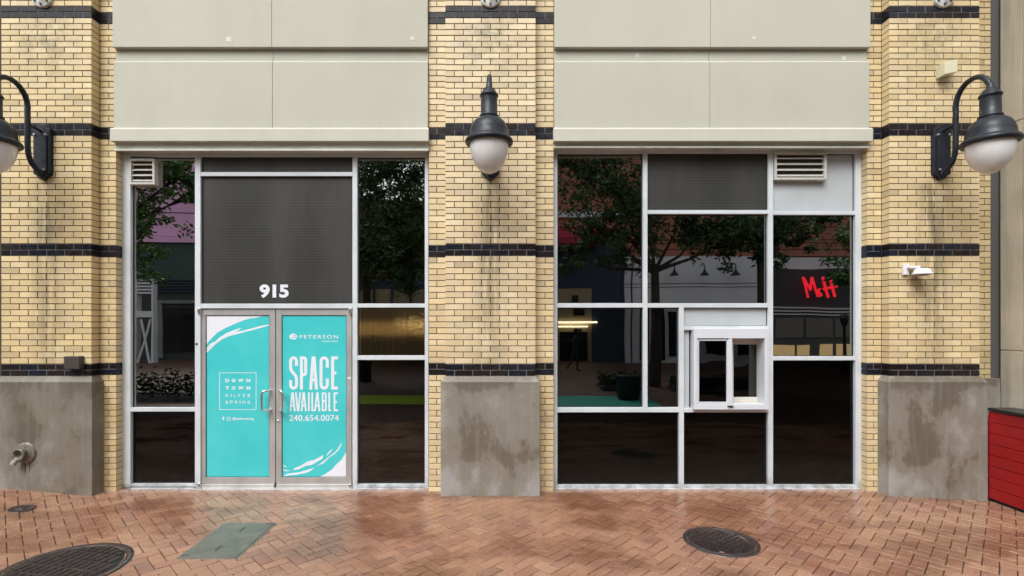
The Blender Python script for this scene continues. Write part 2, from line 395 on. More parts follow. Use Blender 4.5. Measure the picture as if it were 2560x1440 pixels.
def sheet(mb, x0, x1, y0, y1, z, n=24):
    v = []; 
    for i in range(n+1):
        x = x0+(x1-x0)*i/n; v += [(x, y0, z+gz(x)), (x, y1, z+gz(x))]
    mb.add(v, [(2*i, 2*i+2, 2*i+3, 2*i+1) for i in range(n)])
sheet(mb, -40, 40, -40, -3.62, -.005, 160); structure(mb.build('plaza_paving', m_far))
mb = MB(); sheet(mb, -4.3, -1.2, -7.35, -5.85, .001, 30); structure(mb.build('painted_stripe_green', M('green_road_paint', (.38, .62, .03), .6)))
mb = MB(); sheet(mb, .6, 3.9, -7.3, -5.3, .001, 12); structure(mb.build('painted_stripe_teal', M('teal_road_paint', (.02, .28, .20), .6)))

# ------------------------------------------------------------------ facade core (behind everything)
m_core = M('dark_block', (.05, .05, .05), .9)
XL0, XL1 = wx(290, .117), wx(1072, .117)      # left bay opening
XR0, XR1 = wx(1384, .117), wx(2168, .117)     # right bay opening
TOP = 8.2
# ------------------------------------------------------------------ brick piers
CHH = .0677; Z0 = 1.334
def courses(zlo, zhi):
    out = []; i = 0
    k = -int((Z0-zlo)/CHH)-1; z = Z0+k*CHH
    while z < zhi:
        h = CHH if z < 4.17 else .0661
        out.append((k, z, z+h)); z += h; k += 1
    return out
def brick_col(pale=0):
    base = rnd.choice([(.66,.515,.27), (.68,.54,.30), (.70,.575,.33), (.645,.50,.265), (.665,.525,.305), (.63,.49,.26)])
    f = rnd.uniform(.88, 1.07) if rnd.random() > .06 else rnd.uniform(.72, .85); b = [x*f for x in base]
    return (b[0]+pale*.05, b[1]+pale*.055, b[2]+pale*.10)
def black_col():
    f = rnd.uniform(.7, 1.4); b = rnd.choice([(.014,.014,.019), (.018,.013,.014), (.012,.015,.024), (.020,.014,.013)])
    return tuple(x*f*.8 for x in b)
def segs_bond(x0, x1, row, ph=0, L=.203):
    edges = [x0]; x = x0+(L if (row+ph) % 2 == 0 else L/2)
    while x < x1-.02: edges.append(x); x += L
    edges.append(x1); return list(zip(edges[:-1], edges[1:]))
def pier(px_, wl, wr, label, group, conc, pale=0, wing_l=None, wing_r=None, zlo_wing=-.1):
    g0 = gz(px_)
    t = thing('brick_pier', (px_, 0, g0), label, 'brick pier', group)
    from collections import defaultdict
    SEC = defaultdict(MB); jt = .0045
    x0, x1 = px_-.5075, px_+.5075
    wings = []
    if wing_l: wings.append((wing_l, x0, 0))
    if wing_r: wings.append((x1, wing_r, 1))
    for k, za, zb in courses(-.15, TOP):
        band = k % 20 in (0, 1) and k >= 0; sk_ = (k-(0 if band else 2))//20
        tgt = SEC['black_course' if band else 'brickwork', sk_]; mt_ = SEC['pale_mortar' if band else 'mortar', sk_]
        if k >= 0:
            for a, b in segs_bond(x0, x1, k, 1):
                e = rnd.uniform(-.0012, .0012)
                tgt.brick(a+(0 if a == x0 else jt), b-(0 if b == x1 else jt), e, .118, za+jt, zb-jt, black_col() if band else brick_col(pale))
        mt_.box(x0+.006, x1-.006, .0055, .30, za, zb)
        for a0, b0, side in wings:
            if k < 0 and za < -.12: continue
            ra = [(a0, b0)] if k % 2 == 0 else [(a0, (a0+b0)/2+(.01 if side else -.01)), ((a0+b0)/2+(.01 if side else -.01), b0)]
            for a, b in ra:
                e = rnd.uniform(-.0012, .0012)
                tgt.brick(a+(0 if a in (a0,) and side == 0 else jt), b-(0 if b == b0 and side == 1 else jt), .117+e, .30, za+jt, zb-jt, black_col() if band else brick_col(pale*.6))
            mt_.box(a0+.006, b0-.006, .1225, .298, za+.0001, zb-.0001)
    for (nm_, _), mb_ in sorted(SEC.items()):
        if mb_.v: mb_.build(nm_, {'brickwork': m_brick, 'black_course': m_black, 'mortar': m_mortar, 'pale_mortar': m_mortar_grey}[nm_], t)
    # concrete plinth with chamfered shoulder
    h1 = 1.272; zb = g0-.25; X0, X1 = px_-.555, px_+.555
    p = MB(); nn = 10
    v = [(X0,-.05,zb),(X1,-.05,zb),(X1,.13,zb),(X0,.13,zb),(X0,-.05,h1),(X1,-.05,h1),(X1,.13,h1),(X0,.13,h1),
         (X0+.045,-.004,h1+.062),(X1-.045,-.004,h1+.062),(X1-.045,.13,h1+.062),(X0+.045,.13,h1+.062)]
    p.add(v, [(0,3,2,1),(0,1,5,4),(1,2,6,5),(2,3,7,6),(3,0,4,7),(4,5,9,8),(5,6,10,9),(6,7,11,10),(7,4,8,11),(8,9,10,11)])
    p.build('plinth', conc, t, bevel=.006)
    return t
PG = 'yellow brick piers along the facade'
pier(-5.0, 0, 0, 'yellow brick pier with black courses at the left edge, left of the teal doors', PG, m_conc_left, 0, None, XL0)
pier(0.0, 0, 0, 'yellow brick pier with black courses between the two storefronts', PG, m_conc, .6, XL1, XR0)
pier(5.0, 0, 0, 'yellow brick pier with black courses beside the bare concrete wall at the right', PG, m_conc, .25, XR1, None)

# set-back brick strip and dark joint right of the right pier, side wall
t = thing('brick_return', (5.6, .2, 0), 'narrow shaded yellow brick strip in the gap behind the right pier', 'brick wall')
yb, mo = MB(), MB()
for k, za, zb in courses(1.33, TOP):
    for a, b in ([(5.45, 5.765)] if k % 2 == 0 else [(5.45, 5.69), (5.69, 5.765)]):
        c_ = brick_col(); yb.brick(a+.0045, b-.0045, .135, .23, za+.0045, zb-.0045, tuple(x*.82 for x in c_))  # brick colour darkened to paint in the shade of the gap
    mo.box(5.45, 5.76, .141, .30, za, zb)
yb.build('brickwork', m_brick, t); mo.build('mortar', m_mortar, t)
MB().box(5.45, 5.80, .06, .30, -.3, 1.30).build('plinth', m_conc, t, bevel=.005)
MB().box(5.765, 5.90, .16, .32, 1.30, TOP).build('expansion_joint', M('dark_sealant', (.08, .077, .072), .8), t)
cw = MB()
zs = [-.3, 1.62, 4.18, 6.9, TOP]
for i in range(4):
    for a, b in ((.13, -.12), (-.12, -.95)):
        cw.box(5.865, 6.4, b+.004, a-.004, zs[i]+.006, zs[i+1]-.006)
cw.box(5.875, 6.39, -.94, .12, -.29, TOP-.01)
o = cw.build('concrete_wall', m_conc_wall, bevel=.004, loc=(6.1, -2, 0))
tag(o, 'weathered bare concrete side wall at the right edge, above the red hoarding', 'wall')

o = MB().box(-7.5, -5.515, .22, .5, -.1, TOP).build('recess_wall', M('shaded_brick', (.06, .05, .035), .9), loc=(-6, .3, 0))  # shadow beyond the pier painted in as a dark wall colour
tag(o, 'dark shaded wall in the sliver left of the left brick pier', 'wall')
# red boarded hoarding running out from the right pier
t = thing('red_hoarding', (5.6, -1, 0), 'glossy red boarded barrier with black top rail at the right edge', 'barrier')
rb = MB()
for i in range(8):
    z0 = -.02+i*.121; rb.box(5.563, 5.61, -1.4, -.045, z0+.0025, z0+.1185)
m_red = M('red_enamel', rough=.3); q = N(m_red)
c = q.ramp(q.noise(2, 5), [(.3, (.24, .004, .006)), (.7, (.38, .008, .010))]); c = q.mix(q.ramp(q.noise(1, 6, .75, vec=q.obj((3, 3, 25))), [(.6, 0), (.72, .5)]), c, (.12, .012, .010)); q.color(c); q.bump(q.noise(9, 3), .15, .004)
rb.build('board', m_red, t, bevel=.003)
MB().box(5.585, 5.66, -1.39, -.055, -.3, .93).build('backing', m_gasket, t)
MB().box(5.55, 5.864, -1.41, -.03, .952, .985).build('top_rail', M('black_rail', (.012, .012, .013), .35), t, bevel=.004)

# ------------------------------------------------------------------ cast panels over the bays
def fascia(x0, x1, label, joint_u, marks):
    t = thing('fascia_panel', ((x0+x1)/2, .1, wz(350, .05)), label, 'wall panel', 'cast panels above the storefronts')
    a, b = x0+.004, x1-.004; zb = wz(352, .03); zl = wz(319, .03); y = .075
    zg1, zg0 = wz(118, .06), wz(152, .08)
    xj = wx(joint_u, y)
    def ledge(mb, A, B, yf, ybk, z0, z1, ch=.016):      # block with an upper edge chamfered to catch a sky highlight
        v = [(A,yf,z0),(B,yf,z0),(B,ybk,z0),(A,ybk,z0),(A,yf,z1-ch),(B,yf,z1-ch),(B,ybk,z1),(A,ybk,z1),(A,yf+ch,z1),(B,yf+ch,z1)]
        mb.add(v, [(0,3,2,1),(0,1,5,4),(4,5,9,8),(8,9,6,7),(2,3,7,6),(1,2,6,9,5),(3,0,4,8,7)])
    lip = MB(); ledge(lip, a-.012, b+.012, .035, .24, zb, zl+.008, .02); lip.build('drip_lip', m_panel_lip, t, bevel=.003)
    body = MB()
    for p0, p1 in ((a, xj-.0014), (xj+.0014, b)):
        ledge(body, p0, p1, y, .26, zl, zg0+.006, .02); body.box(p0, p1, y+.035, .255, zg0, zg1); body.box(p0, p1, y-.018, .258, zg1, 6.75)
        body.box(p0, p1, y-.02, .258, 6.78, TOP)
    body.build('panel', m_panel, t, bevel=.005)
    MB().box(a+.01, b-.01, y+.045, .25, zl+.01, TOP-.01).build('joint_filler', m_panel, t)
    mf = M('patch_filler_%d' % int(x0+9), (.60, .60, .53), .8)
    for (u, v, s) in marks:
        mk = MB()
        yy = y-.0185 if v < 115 else y+.035
        x, z = W(u, v, yy); mk.box(x-s, x+s, yy-.0015, yy+.01, z-s, z+s); mk.build('filled_tie_hole', mf, t)
fascia(XL0, XL1, 'beige cast panel with grooves above the storefront with teal doors', 681, [(572, 98, .027), (1031, 96, .022)])
fascia(XR0, XR1, 'beige cast panel with grooves above the storefront with the service window', 1775, [(1593, 137, .022), (2110, 145, .022), (1885, 95, .018)])

# ------------------------------------------------------------------ storefront framing
FY = .215      # face of the frames
FD = .31       # back of the frames
def px_box(mb, u0, u1, v0, v1, yf=FY, yb=FD):
    mb.box(wx(u0, yf), wx(u1, yf), yf, yb, wz(v1, yf), wz(v0, yf))
def pane(name, mat, u0, u1, v0, v1, parent, y=GY, grow=6):
    ob = MB().box(wx(u0-grow, FY), wx(u1+grow, FY), y, y+.008, wz(v1+grow, FY), wz(v0-grow, FY)).build(name, mat, parent); return ob
def gasket(mb, u0, u1, v0, v1, y=GY-.006, wd=.011):
    X0, X1, ZA, ZB = wx(u0, FY), wx(u1, FY), wz(v1, FY), wz(v0, FY)
    mb.box(X0-.002, X0+wd, y, y+.005, ZA, ZB); mb.box(X1-wd, X1+.002, y, y+.005, ZA, ZB)
    mb.box(X0+wd, X1-wd, y, y+.005, ZA-.002, ZA+wd*.6); mb.box(X0+wd, X1-wd, y, y+.005, ZB-wd, ZB+.002)
def louvre(parent, u0, u1, v0, v1, n):
    yf = .188; x0, x1, z0, z1 = wx(u0, yf), wx(u1, yf), wz(v1, yf), wz(v0, yf); b = .026
    fr = MB(); fr.box(x0, x0+b, yf, GY-.002, z0, z1); fr.box(x1-b, x1, yf, GY-.002, z0, z1)
    fr.box(x0+b, x1-b, yf, GY-.002, z0, z0+b); fr.box(x0+b, x1-b, yf, GY-.002, z1-b, z1)
    vent = fr.build('louvre_vent', m_vent, parent, bevel=.002)
    MB().box(x0+b, x1-b, GY-.03, GY-.004, z0+b, z1-b).build('backing', M('vent_dark', (.045, .036, .022), .9), vent)  # plain dark brown sheet behind the slats
    h = (z1-z0-2*b)/n; s = MB()
    for i in range(n):
        zt = z0+b+h*(i+.35); yo = yf+.01
        s.add([(x0+b, yo, zt), (x1-b, yo, zt), (x1-b, yo+.045, zt+h*.45), (x0+b, yo+.045, zt+h*.45),
               (x0+b, yo, zt-.010), (x1-b, yo, zt-.010), (x1-b, yo+.045, zt+h*.45-.005), (x0+b, yo+.045, zt+h*.45-.005)],
              [(0,1,2,3),(4,7,6,5),(0,4,5,1),(3,2,6,7)])
    s.build('slat', m_vent, vent)
    return vent
m_vent = M('vent_aluminium', rough=.5); q = N(m_vent)
q.color(q.mix(q.ramp(q.noise(25, 5, .7), [(.5, 0), (.75, .6)]), (.52, .51, .47), (.20, .17, .11)))

# room behind the glass
room = thing('shop_interior', (0, 3, 0), 'dark empty shop room behind the storefront glass', 'room')
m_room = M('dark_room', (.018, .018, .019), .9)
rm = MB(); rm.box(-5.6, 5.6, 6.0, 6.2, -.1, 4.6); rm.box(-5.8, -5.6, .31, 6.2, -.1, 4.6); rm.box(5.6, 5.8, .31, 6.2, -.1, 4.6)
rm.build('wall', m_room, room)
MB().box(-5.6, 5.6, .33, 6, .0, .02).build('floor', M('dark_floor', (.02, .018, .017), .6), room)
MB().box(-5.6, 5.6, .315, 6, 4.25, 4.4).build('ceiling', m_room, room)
rm = MB()
for k in range(2):
    x0, x1 = ((XL0, XL1), (XR0, XR1))[k]
rm.box(-.45, .45, .31, .6, 0, 4.2); rm.box(-5.6, -4.6, .31, .6, 0, 4.2); rm.box(4.6, 5.55, .31, .6, 0, 4.2)
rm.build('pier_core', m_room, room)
structure(MB().box(-5.8, 5.8, .31, 6.2, 4.45, TOP).build('wall_core', m_core))

def frame_common(t, x0, x1, u_l, u_r, vh0, vh1, vs0, vs1, name_fill):
    hd = MB(); yy = .10
    hd.box(x0-.0, x1+.0, yy, FD, wz(vh1-9, FY), wz(352, .03)+.02)
    hd.box(x0, x1, yy-.02, yy-.001, wz(vh1-17, yy), wz(vh1-13, yy))
    hd.build('head_flashing', m_alu_head, t, bevel=.002)

# ---- left storefront
tL = thing('storefront', ((XL0+XL1)/2, .25, 0), 'storefront with teal double doors and the number 915 above them', 'storefront')
fr = MB()
VB = 1221
px_box(fr, 308, 326, 383, 1219)                                   # jambs and mullions
px_box(fr, 487, 501, 391, 1219); px_box(fr, 881, 893, 391, VB); px_box(fr, 1062, 1071, 383, VB)
for u0, u1, v0, v1 in ((326, 1062, 382, 391.5), (326, 487, 1019, 1029), (326, 487, 1210, 1217), (501, 881, 430, 440),
                       (501, 881, 759, 771), (893, 1062, 759, 769), (893, 1062, 889, 900), (893, 1062, 1211, 1219)):
    px_box(fr, u0, u1, v0, v1, FY+.002)
fr.box(wx(302, FY), wx(308, FY)-.001, FY-.0, FD, .0, wz(384, FY))
fr.box(wx(330, FY), wx(487, FY), FY-.03, FY, -.02, .012); fr.box(wx(893, FY), wx(1062, FY), FY-.03, FY, -.02, .008)
fr.build('frame', m_alu, tL, bevel=.003)
frame_common(tL, XL0, XL1, 308, 1071, 383, 391, 0, 0, '')
panesL = [('pane', m_glass_bright, 326, 487, 391, 1019), ('pane', m_glass_dark, 326, 487, 1029, 1210), ('pane', m_glass, 893, 1062, 391, 759),
          ('pane', m_glass_rib, 893, 1062, 769, 889), ('pane', m_glass_mid, 893, 1062, 900, 1211)]
gk = MB()
for n_, m_, a, b, c_, d in panesL: pane(n_, m_, a, b, c_, d, tL); gasket(gk, a, b, c_, d)
for a, b, c_, d in ((501, 881, 391, 430), (501, 881, 440, 759)):
    pane('transom_screen', m_corr, a, b, c_, d, tL, y=GY-.012); gasket(gk, a, b, c_, d, y=GY-.018)
gk.build('gasket', m_gasket, tL)
louvre(tL, 322, 386, 396, 461, 4)

# text helpers
def font_verts(txt, bold=0, spacing=1.0, res=4):
    cu = bpy.data.curves.new('t', 'FONT'); cu.body = txt; cu.offset = bold; cu.space_character = spacing; cu.resolution_u = res
    ob = bpy.data.objects.new('t', cu); sc.collection.objects.link(ob)
    bpy.context.view_layer.update()
    me = bpy.data.meshes.new_from_object(ob.evaluated_get(bpy.context.evaluated_depsgraph_get()))
    vs = [(v.co.x, v.co.y) for v in me.vertices]; fs = [tuple(p.vertices) for p in me.polygons]
    bpy.data.objects.remove(ob); bpy.data.curves.remove(cu); bpy.data.meshes.remove(me); return vs, fs
def put_text(mb, txt, u0, u1, v0, v1, y, bold=0, spacing=1.0, th=.0006, sx=None):
    vs, fs = font_verts(txt, bold, spacing)
    xa, xb = min(p[0] for p in vs), max(p[0] for p in vs); ya, yb = min(p[1] for p in vs), max(p[1] for p in vs)
    X0, X1, ZA, ZB = wx(u0, y), wx(u1, y), wz(v1, y), wz(v0, y)
    v = [(X0+(p[0]-xa)/(xb-xa)*(X1-X0), y-th, ZA+(p[1]-ya)/(yb-ya)*(ZB-ZA)) for p in vs]
    mb.add(v, fs)
def arc(cx, cy, rx, ry, a0, a1, n=8):
    return [(cx+rx*math.cos(R(a0+(a1-a0)*i/n)), cy+ry*math.sin(R(a0+(a1-a0)*i/n))) for i in range(n+1)]
def glyph(ch, w, h):
    r = w/2
    if ch == 'S': return [[(w, h*.74), (w, h-r)]+arc(r, h-r, r, r, 0, 180)[1:]+[(0, h*.66), (w*.12, h*.58), (w*.88, h*.40), (w, h*.32)]+[(w, r)]+arc(r, r, r, r, 0, -180)[1:]+[(0, h*.27)]]
    if ch == 'C': return [[(w, h*.68), (w, h-r)]+arc(r, h-r, r, r, 0, 180)[1:]+[(0, r)]+arc(r, r, r, r, 180, 360)[1:]+[(w, h*.32)]]
    if ch == 'P': q_ = w*.5; return [[(0, -T/2), (0, h), (w-q_, h)]+arc(w-q_, h-q_, q_, q_, 90, 0)[1:]+[(w, h*.44+q_)]+arc(w-q_, h*.44+q_, q_, q_, 0, -90)[1:]+[(T/2, h*.44)]]
    if ch == 'A': return [[(0, -T/2), (w*.5-T*.15, h+T/2)], [(w, -T/2), (w*.5+T*.15, h+T/2)], [(w*.15, h*.27), (w*.85, h*.27)]]
    if ch == 'V': return [[(0, h+T/2), (w*.5-T*.15, -T/2)], [(w, h+T/2), (w*.5+T*.15, -T/2)]]
    if ch == 'E': return [[(w+T*.3, h), (0, h), (0, 0), (w+T*.3, 0)], [(0, h*.5), (w*.85, h*.5)]]
    if ch == 'L': return [[(0, h+T/2), (0, 0), (w, 0)]]
    if ch == 'I': return [[(0, h+T/2), (0, -T/2)]]
    if ch == 'B':
        q_ = w*.45; return [[(0, -T/2), (0, h), (w-q_, h)]+arc(w-q_, h-q_, q_, q_, 90, 0)[1:]+[(w, max(h*.54+q_, h-q_-.001))]+arc(w-q_, h*.54+q_, q_, q_, 0, -90)[1:]+[(T/2, h*.54)],
                            [(w*.5, h*.54)]+arc(w-q_, h*.54-q_, q_, q_, 90, 0)[1:]+[(w, q_)]+arc(w-q_, q_, q_, q_, 0, -90)[1:]+[(T/2, 0)]]
def cond_text(mb, txt, boxes, v0, v1, y, tpx):
    global T
    T = tpx*(y-CY)/F; z0 = wz(v1, y)+T/2; h = wz(v0, y)-T/2-z0; k = 0
    for ch, (a, b) in zip(txt, boxes):
        X0 = wx(a, y)+T/2; w_ = wx(b, y)-T/2-X0
        for st in glyph(ch, w_, h):
            k += 1; mb.ribbon([(X0+p[0], z0+p[1]) for p in st], T, y, th=.0006+.00015*(k % 4))

# number above the doors
nm = MB(); put_text(nm, '915', 649, 722, 711, 745, GY-.014, bold=.042, spacing=.97, th=.003)
nm.build('street_number', m_white, tL)

# doors
DY = .235
def door(u0, u1, s0, s1, parent):
    """u0,u1 leaf outer; s0,s1 glazed opening"""
    f = MB(); yb = DY+.045
    px_box(f, u0, s0, 772.5, 1208, DY, yb); px_box(f, s1, u1, 772.5, 1208, DY, yb)
    px_box(f, s0, s1, 772.5, 788, DY+.001, yb-.001); px_box(f, s0, s1, 1193.5, 1208, DY+.001, yb-.001)
    d = f.build('door', m_alu_door, parent, bevel=.002)
    g = MB(); g.box(wx(s0, DY)-.002, wx(s1, DY)+.002, DY+.012, DY+.02, wz(1193.5, DY)-.002, wz(788, DY)+.002)
    g.build('vinyl_film', m_teal, d)
    e = MB(); x0, x1, z0, z1 = wx(s0, DY), wx(s1, DY), wz(1193.5, DY), wz(788, DY); k = .005
    e.box(x0, x0+k, DY+.006, DY+.0115, z0, z1); e.box(x1-k, x1, DY+.006, DY+.0115, z0, z1)
    e.box(x0+k, x1-k, DY+.006, DY+.0115, z0, z0+k); e.box(x0+k, x1-k, DY+.006, DY+.0115, z1-k, z1)
    e.build('glazing_bead', m_gasket, d)
    r_ = MB(); zc = wz(1214, DY)
    r_.box(wx(u0+2, DY), wx(u1-1, DY), DY-.018, DY+.03, wz(1221, DY), wz(1209, DY)); r_.build('bottom_sweep', m_chrome if 0 else m_alu_door, d, bevel=.006)
    return d
dl = door(498, 688, 514, 673, tL); dl['label'] = 'left teal door leaf with small boxed lettering'
dr = door(690, 879, 704, 866, tL); dr['label'] = 'right teal door leaf reading SPACE AVAILABLE'
gp = MB(); px_box(gp, 687.5, 690.5, 771, 1209, DY+.012, DY+.04); gp.build('door_gap_seal', m_gasket, tL)
th = MB(); th.box(wx(488, FY), wx(892, FY), FY-.05, FD, -.02, .006); th.build('threshold', m_alu_door, tL, bevel=.003)
for u, v in ((499, 777), (876, 777), (499, 1214), (876, 1216)):
    hg = MB(); x, z = W(u, v, FY); hg.lathe([(0, -.034), (.017, -.034), (.019, -.028), (.019, .028), (.017, .034), (0, .034)], (x, FY-.006, z), n=16); hg.build('pivot_hinge', m_chrome, tL)
FYm = DY+.012
def pxs(lst, y=FYm): return [W(480+a/3, 760+b/3, y) for a, b in lst]
wl = MB()
def swoosh(mb, pts, dz=.0006): mb.poly(pxs(pts), FYm, dz)
swoosh(wl, [(105,90),(530,90),(470,100),(400,118),(330,145),(255,178),(190,215),(150,255),(122,285),(105,312)])
swoosh(wl, [(105,372),(107,350),(150,305),(200,255),(255,220),(305,200),(350,183),(372,181),(350,196),(325,208),(370,203),(440,185),(510,165),(577,153),(577,160),(520,178),(440,200),(380,214),(330,228),(280,240),(230,262),(180,298),(140,335)])
swoosh(wl, [(105,345),(112,328),(135,302),(160,285),(172,286),(150,306),(125,328)], .0008)
wl.poly(pxs([(440,104),(490,92),(535,90),(500,99),(460,108)]), FYm, .0009)
bx = [W(480+a/3, 760+b/3, FYm) for a, b in ((207, 516), (481, 516), (481, 792), (207, 792))]
wl.ribbon([(p[0], p[1]) for p in bx], .0062, FYm, closed=True)
for ch_, a in (('D', 252), ('O', 299), ('W', 350), ('N', 410)): pass
def spaced(mb, txt, xs, w_, y0, y1, bold):
    for ch, x in zip(txt, xs):
        ww = w_*(1.35 if ch == 'W' else .25 if ch == 'I' else .8 if ch in 'LE' else 1)
        put_text(mb, ch, 480+x/3, 480+(x+ww)/3, 760+y0/3, 760+y1/3, FYm, bold)
spaced(wl, 'DOWN', (251, 298, 347, 409), 29, 561, 587, .045)
spaced(wl, 'TOWN', (251, 298, 347, 409), 29, 617, 643, .045)
spaced(wl, 'SILVER', (251, 291, 313, 342, 383, 419), 20, 674, 697, .005)
spaced(wl, 'SPRING', (251, 286, 322, 358, 379, 417), 20, 725, 748, .005)
put_text(wl, 'f', 480+229/3, 480+243/3, 760+845/3, 760+873/3, FYm, .05)
ig = [(262,849),(285,849),(288,852),(288,870),(285,873),(265,873),(262,870)]
wl.ribbon(pxs(ig), .0052, FYm, closed=True); wl.ribbon(pxs([(275+6*math.cos(i*.7854), 861+6*math.sin(i*.7854)) for i in range(8)]), .004, FYm, closed=True)
put_text(wl, '@dtsilverspring', 480+303/3, 480+464/3, 760+850/3, 760+874/3, FYm, .02)
wl.build('white_lettering', m_white, dl)
wr = MB()
cond_text(wr, 'SPACE', [(723, 745), (750, 768), (773, 795), (799, 822), (828, 846.5)], 891, 974, FYm, 7.4)
cond_text(wr, 'AVAILABLE', [(724, 739), (737.5, 753), (752, 767), (770, 774.2), (778.5, 787.5), (785.5, 801), (804.5, 817), (821, 830), (834, 846)], 981, 1028, FYm, 4.3)
put_text(wr, '240.654.0074', 723, 847, 1037, 1052.5, FYm, .012, 1.05)
put_text(wr, 'PETERSON', 749, 845, 837.5, 846.5, FYm, .008, 1.3)
put_text(wr, 'COMPANIES', 805, 845, 851.5, 855, FYm, .03, 1.25)
wr.poly([W(733.5+10*math.cos(i*.3927), 841.5+7.6*math.sin(i*.3927), FYm) for i in range(16)], FYm, .0006)
def sw2(pts, dz=.0006): wr.poly(pxs(pts), FYm, dz)
sw2([(1158,1108),(1158,1306),(935,1306),(1000,1275),(1050,1240),(1080,1205),(1120,1170)])
sw2([(682,1290),(720,1272),(800,1262),(860,1245),(918,1228),(890,1252),(850,1268),(780,1281),(720,1286)])
sw2([(755,1246),(775,1228),(810,1215),(870,1180),(920,1168),(955,1150),(985,1130),(978,1160),(940,1182),(900,1205),(850,1215),(800,1240)])
sw2([(682,1203),(700,1215),(712,1226),(690,1218)]); sw2([(684,1240),(720,1248),(748,1247),(715,1254),(690,1250)])
sw2([(1003,1146),(1020,1115),(1055,1083),(1045,1105),(1020,1130)])
sw2([(1123,1038),(1118,1065),(1100,1095),(1070,1125),(1030,1150),(985,1195),(960,1205),(930,1222),(985,1180),(1015,1155),(1060,1122),(1095,1085)], .0009)
sw2([(860,1306),(885,1296),(905,1297),(895,1306)])
wr.build('white_lettering', m_white, dr)
lg = MB()
lg.ribbon([W(u, v, FYm) for u, v in ((731, 849), (733, 840), (737, 837.5), (741, 840), (739, 843.5), (734, 844))], .007, FYm, th=.0012)
lg.ribbon([W(u, v, FYm) for u, v in ((740, 845.5), (743, 844.5), (745, 843.5))], .006, FYm, th=.0012)
lg.build('emblem_mark', m_teal, dr)
def handle(u0, u1, parent, s):
    y = DY; ya = DY-.075; xa, xb = wx(u0, ya), wx(u1, ya); z0, z1 = wz(1027, ya), wz(978, ya)
    xm = wx(678 if s < 0 else 699, DY)
    h = MB(); r_ = .0125
    out = xb if s > 0 else xa; inn = xm
    pts = []
    pts += [(inn, y, z1), (inn, ya+.03, z1)]
    # the bow leans over the glass
    pts = [(inn, y+.002, z1), (inn+(out-inn)*.25, ya+.015, z1), (out-(out-inn)*.2, ya, z1), (out, ya, z1-.03), (out, ya, z0+.03), (out-(out-inn)*.2, ya, z0), (inn+(out-inn)*.25, ya+.015, z0), (inn, y+.002, z0)]
    sm = []
    for i in range(len(pts)-1):
        for t_ in (0, .34, .67): sm.append([pts[i][k]*(1-t_)+pts[i+1][k]*t_ for k in range(3)])
    sm.append(list(pts[-1]))
    for _ in range(2):
        sm = [sm[0]]+[[(sm[i-1][k]+2*sm[i][k]+sm[i+1][k])/4 for k in range(3)] for i in range(1, len(sm)-1)]+[sm[-1]]
    h.tube(sm, r_, 12); h.build('handle', m_chrome, parent)
handle(654, 690, dl, -1); handle(690, 707, dr, 1)
lk = MB(); x, z = W(695.5, 1053, DY); lk.lathe([(0, -.008), (.012, -.008), (.016, -.004), (.016, .002)], (x, DY, z), 'Y', 16)
lk.build('lock_cylinder', m_chrome, dr)
sb = MB(); x, z = W(873, 945, DY); sb.box(x-.02, x+.02, DY-.0015, DY, z-.012, z+.012); sb.build('sticker', m_white_paint, dr)
bb_ = MB(); x, z = W(491.5, 860, FY); bb_.lathe([(0, -.008), (.012, -.006), (.014, 0)], (x, FY, z), 'Y', 16); bb_.build('door_buzzer', m_gasket, tL)
bo = MB()
for u, v in ((495, 455), (495, 570), (887, 455), (887, 620), (503, 975), (873, 975), (316, 575)):
    x, z = W(u, v, FY-.001); bo.lathe([(0, -.003), (.006, -.002), (.007, 0)], (x, FY-.0005, z), 'Y', 10)
bo.build('screw', m_bolt, tL)

# ---- right storefront
tR = thing('storefront', ((XR0+XR1)/2, .25, 0), 'storefront of grey framed dark panes with a small sliding service window', 'storefront')
fr = MB()
px_box(fr, 1384, 1393.5, 375, 1222); px_box(fr, 1608, 1619, 383, 1019); px_box(fr, 1921, 1933, 383, 1222); px_box(fr, 2139, 2156, 375, 1222)
px_box(fr, 1698, 1710, 769, 1222)
for u0, u1, v0, v1 in ((1393.5, 2139, 375, 383), (1619, 1921, 525, 534.5), (1933, 2139, 528, 537), (1393.5, 1608, 758, 769), (1619, 1921, 758, 769),
                       (1710, 1921, 815, 825), (1933, 2139, 891, 901), (1393.5, 1698, 1019, 1031), (1710, 1921, 1021, 1031),
                       (1393.5, 1698, 1213, 1222), (1710, 1921, 1213, 1222), (1933, 2139, 1213, 1222)):
    px_box(fr, u0, u1, v0, v1, FY+.002)
fr.box(XR0+.02, wx(2150, FY), FY-.03, FY, -.03, .006)
fr.build('frame', m_alu, tR, bevel=.003)
frame_common(tR, XR0, XR1, 0, 0, 375, 384, 0, 0, '')
panesR = [(m_glass, 1394, 1608, 383, 758), (m_glass, 1619, 1921, 534.5, 758), (m_glass, 1933, 2139, 537, 891), (m_glass_low, 1394, 1608, 769, 1019),
          (m_glass_low, 1619, 1698, 769, 1019), (m_glass_dark, 1394, 1698, 1031, 1213), (m_glass_dark, 1710, 1921, 1031, 1213), (m_glass_dark, 1933, 2139, 901, 1213)]
gk = MB()
for m_, a, b, c_, d in panesR: pane('pane', m_, a, b, c_, d, tR); gasket(gk, a, b, c_, d)
pane('transom_screen', m_corr, 1619, 1921, 383, 525, tR, y=GY-.012); gasket(gk, 1619, 1921, 383, 525, y=GY-.018)
pane('infill_panel', m_cream_panel, 1933, 2139, 383, 528, tR, y=GY-.004); gasket(gk, 1933, 2139, 383, 528, y=GY-.012, wd=.007)
pane('infill_panel', m_cream_panel, 1710, 1921, 769, 815, tR, y=GY-.004); gasket(gk, 1710, 1921, 769, 815, y=GY-.012, wd=.006)
pane('infill_panel', m_cream_panel, 1710, 1724, 825, 1021, tR, y=GY-.004, grow=2)
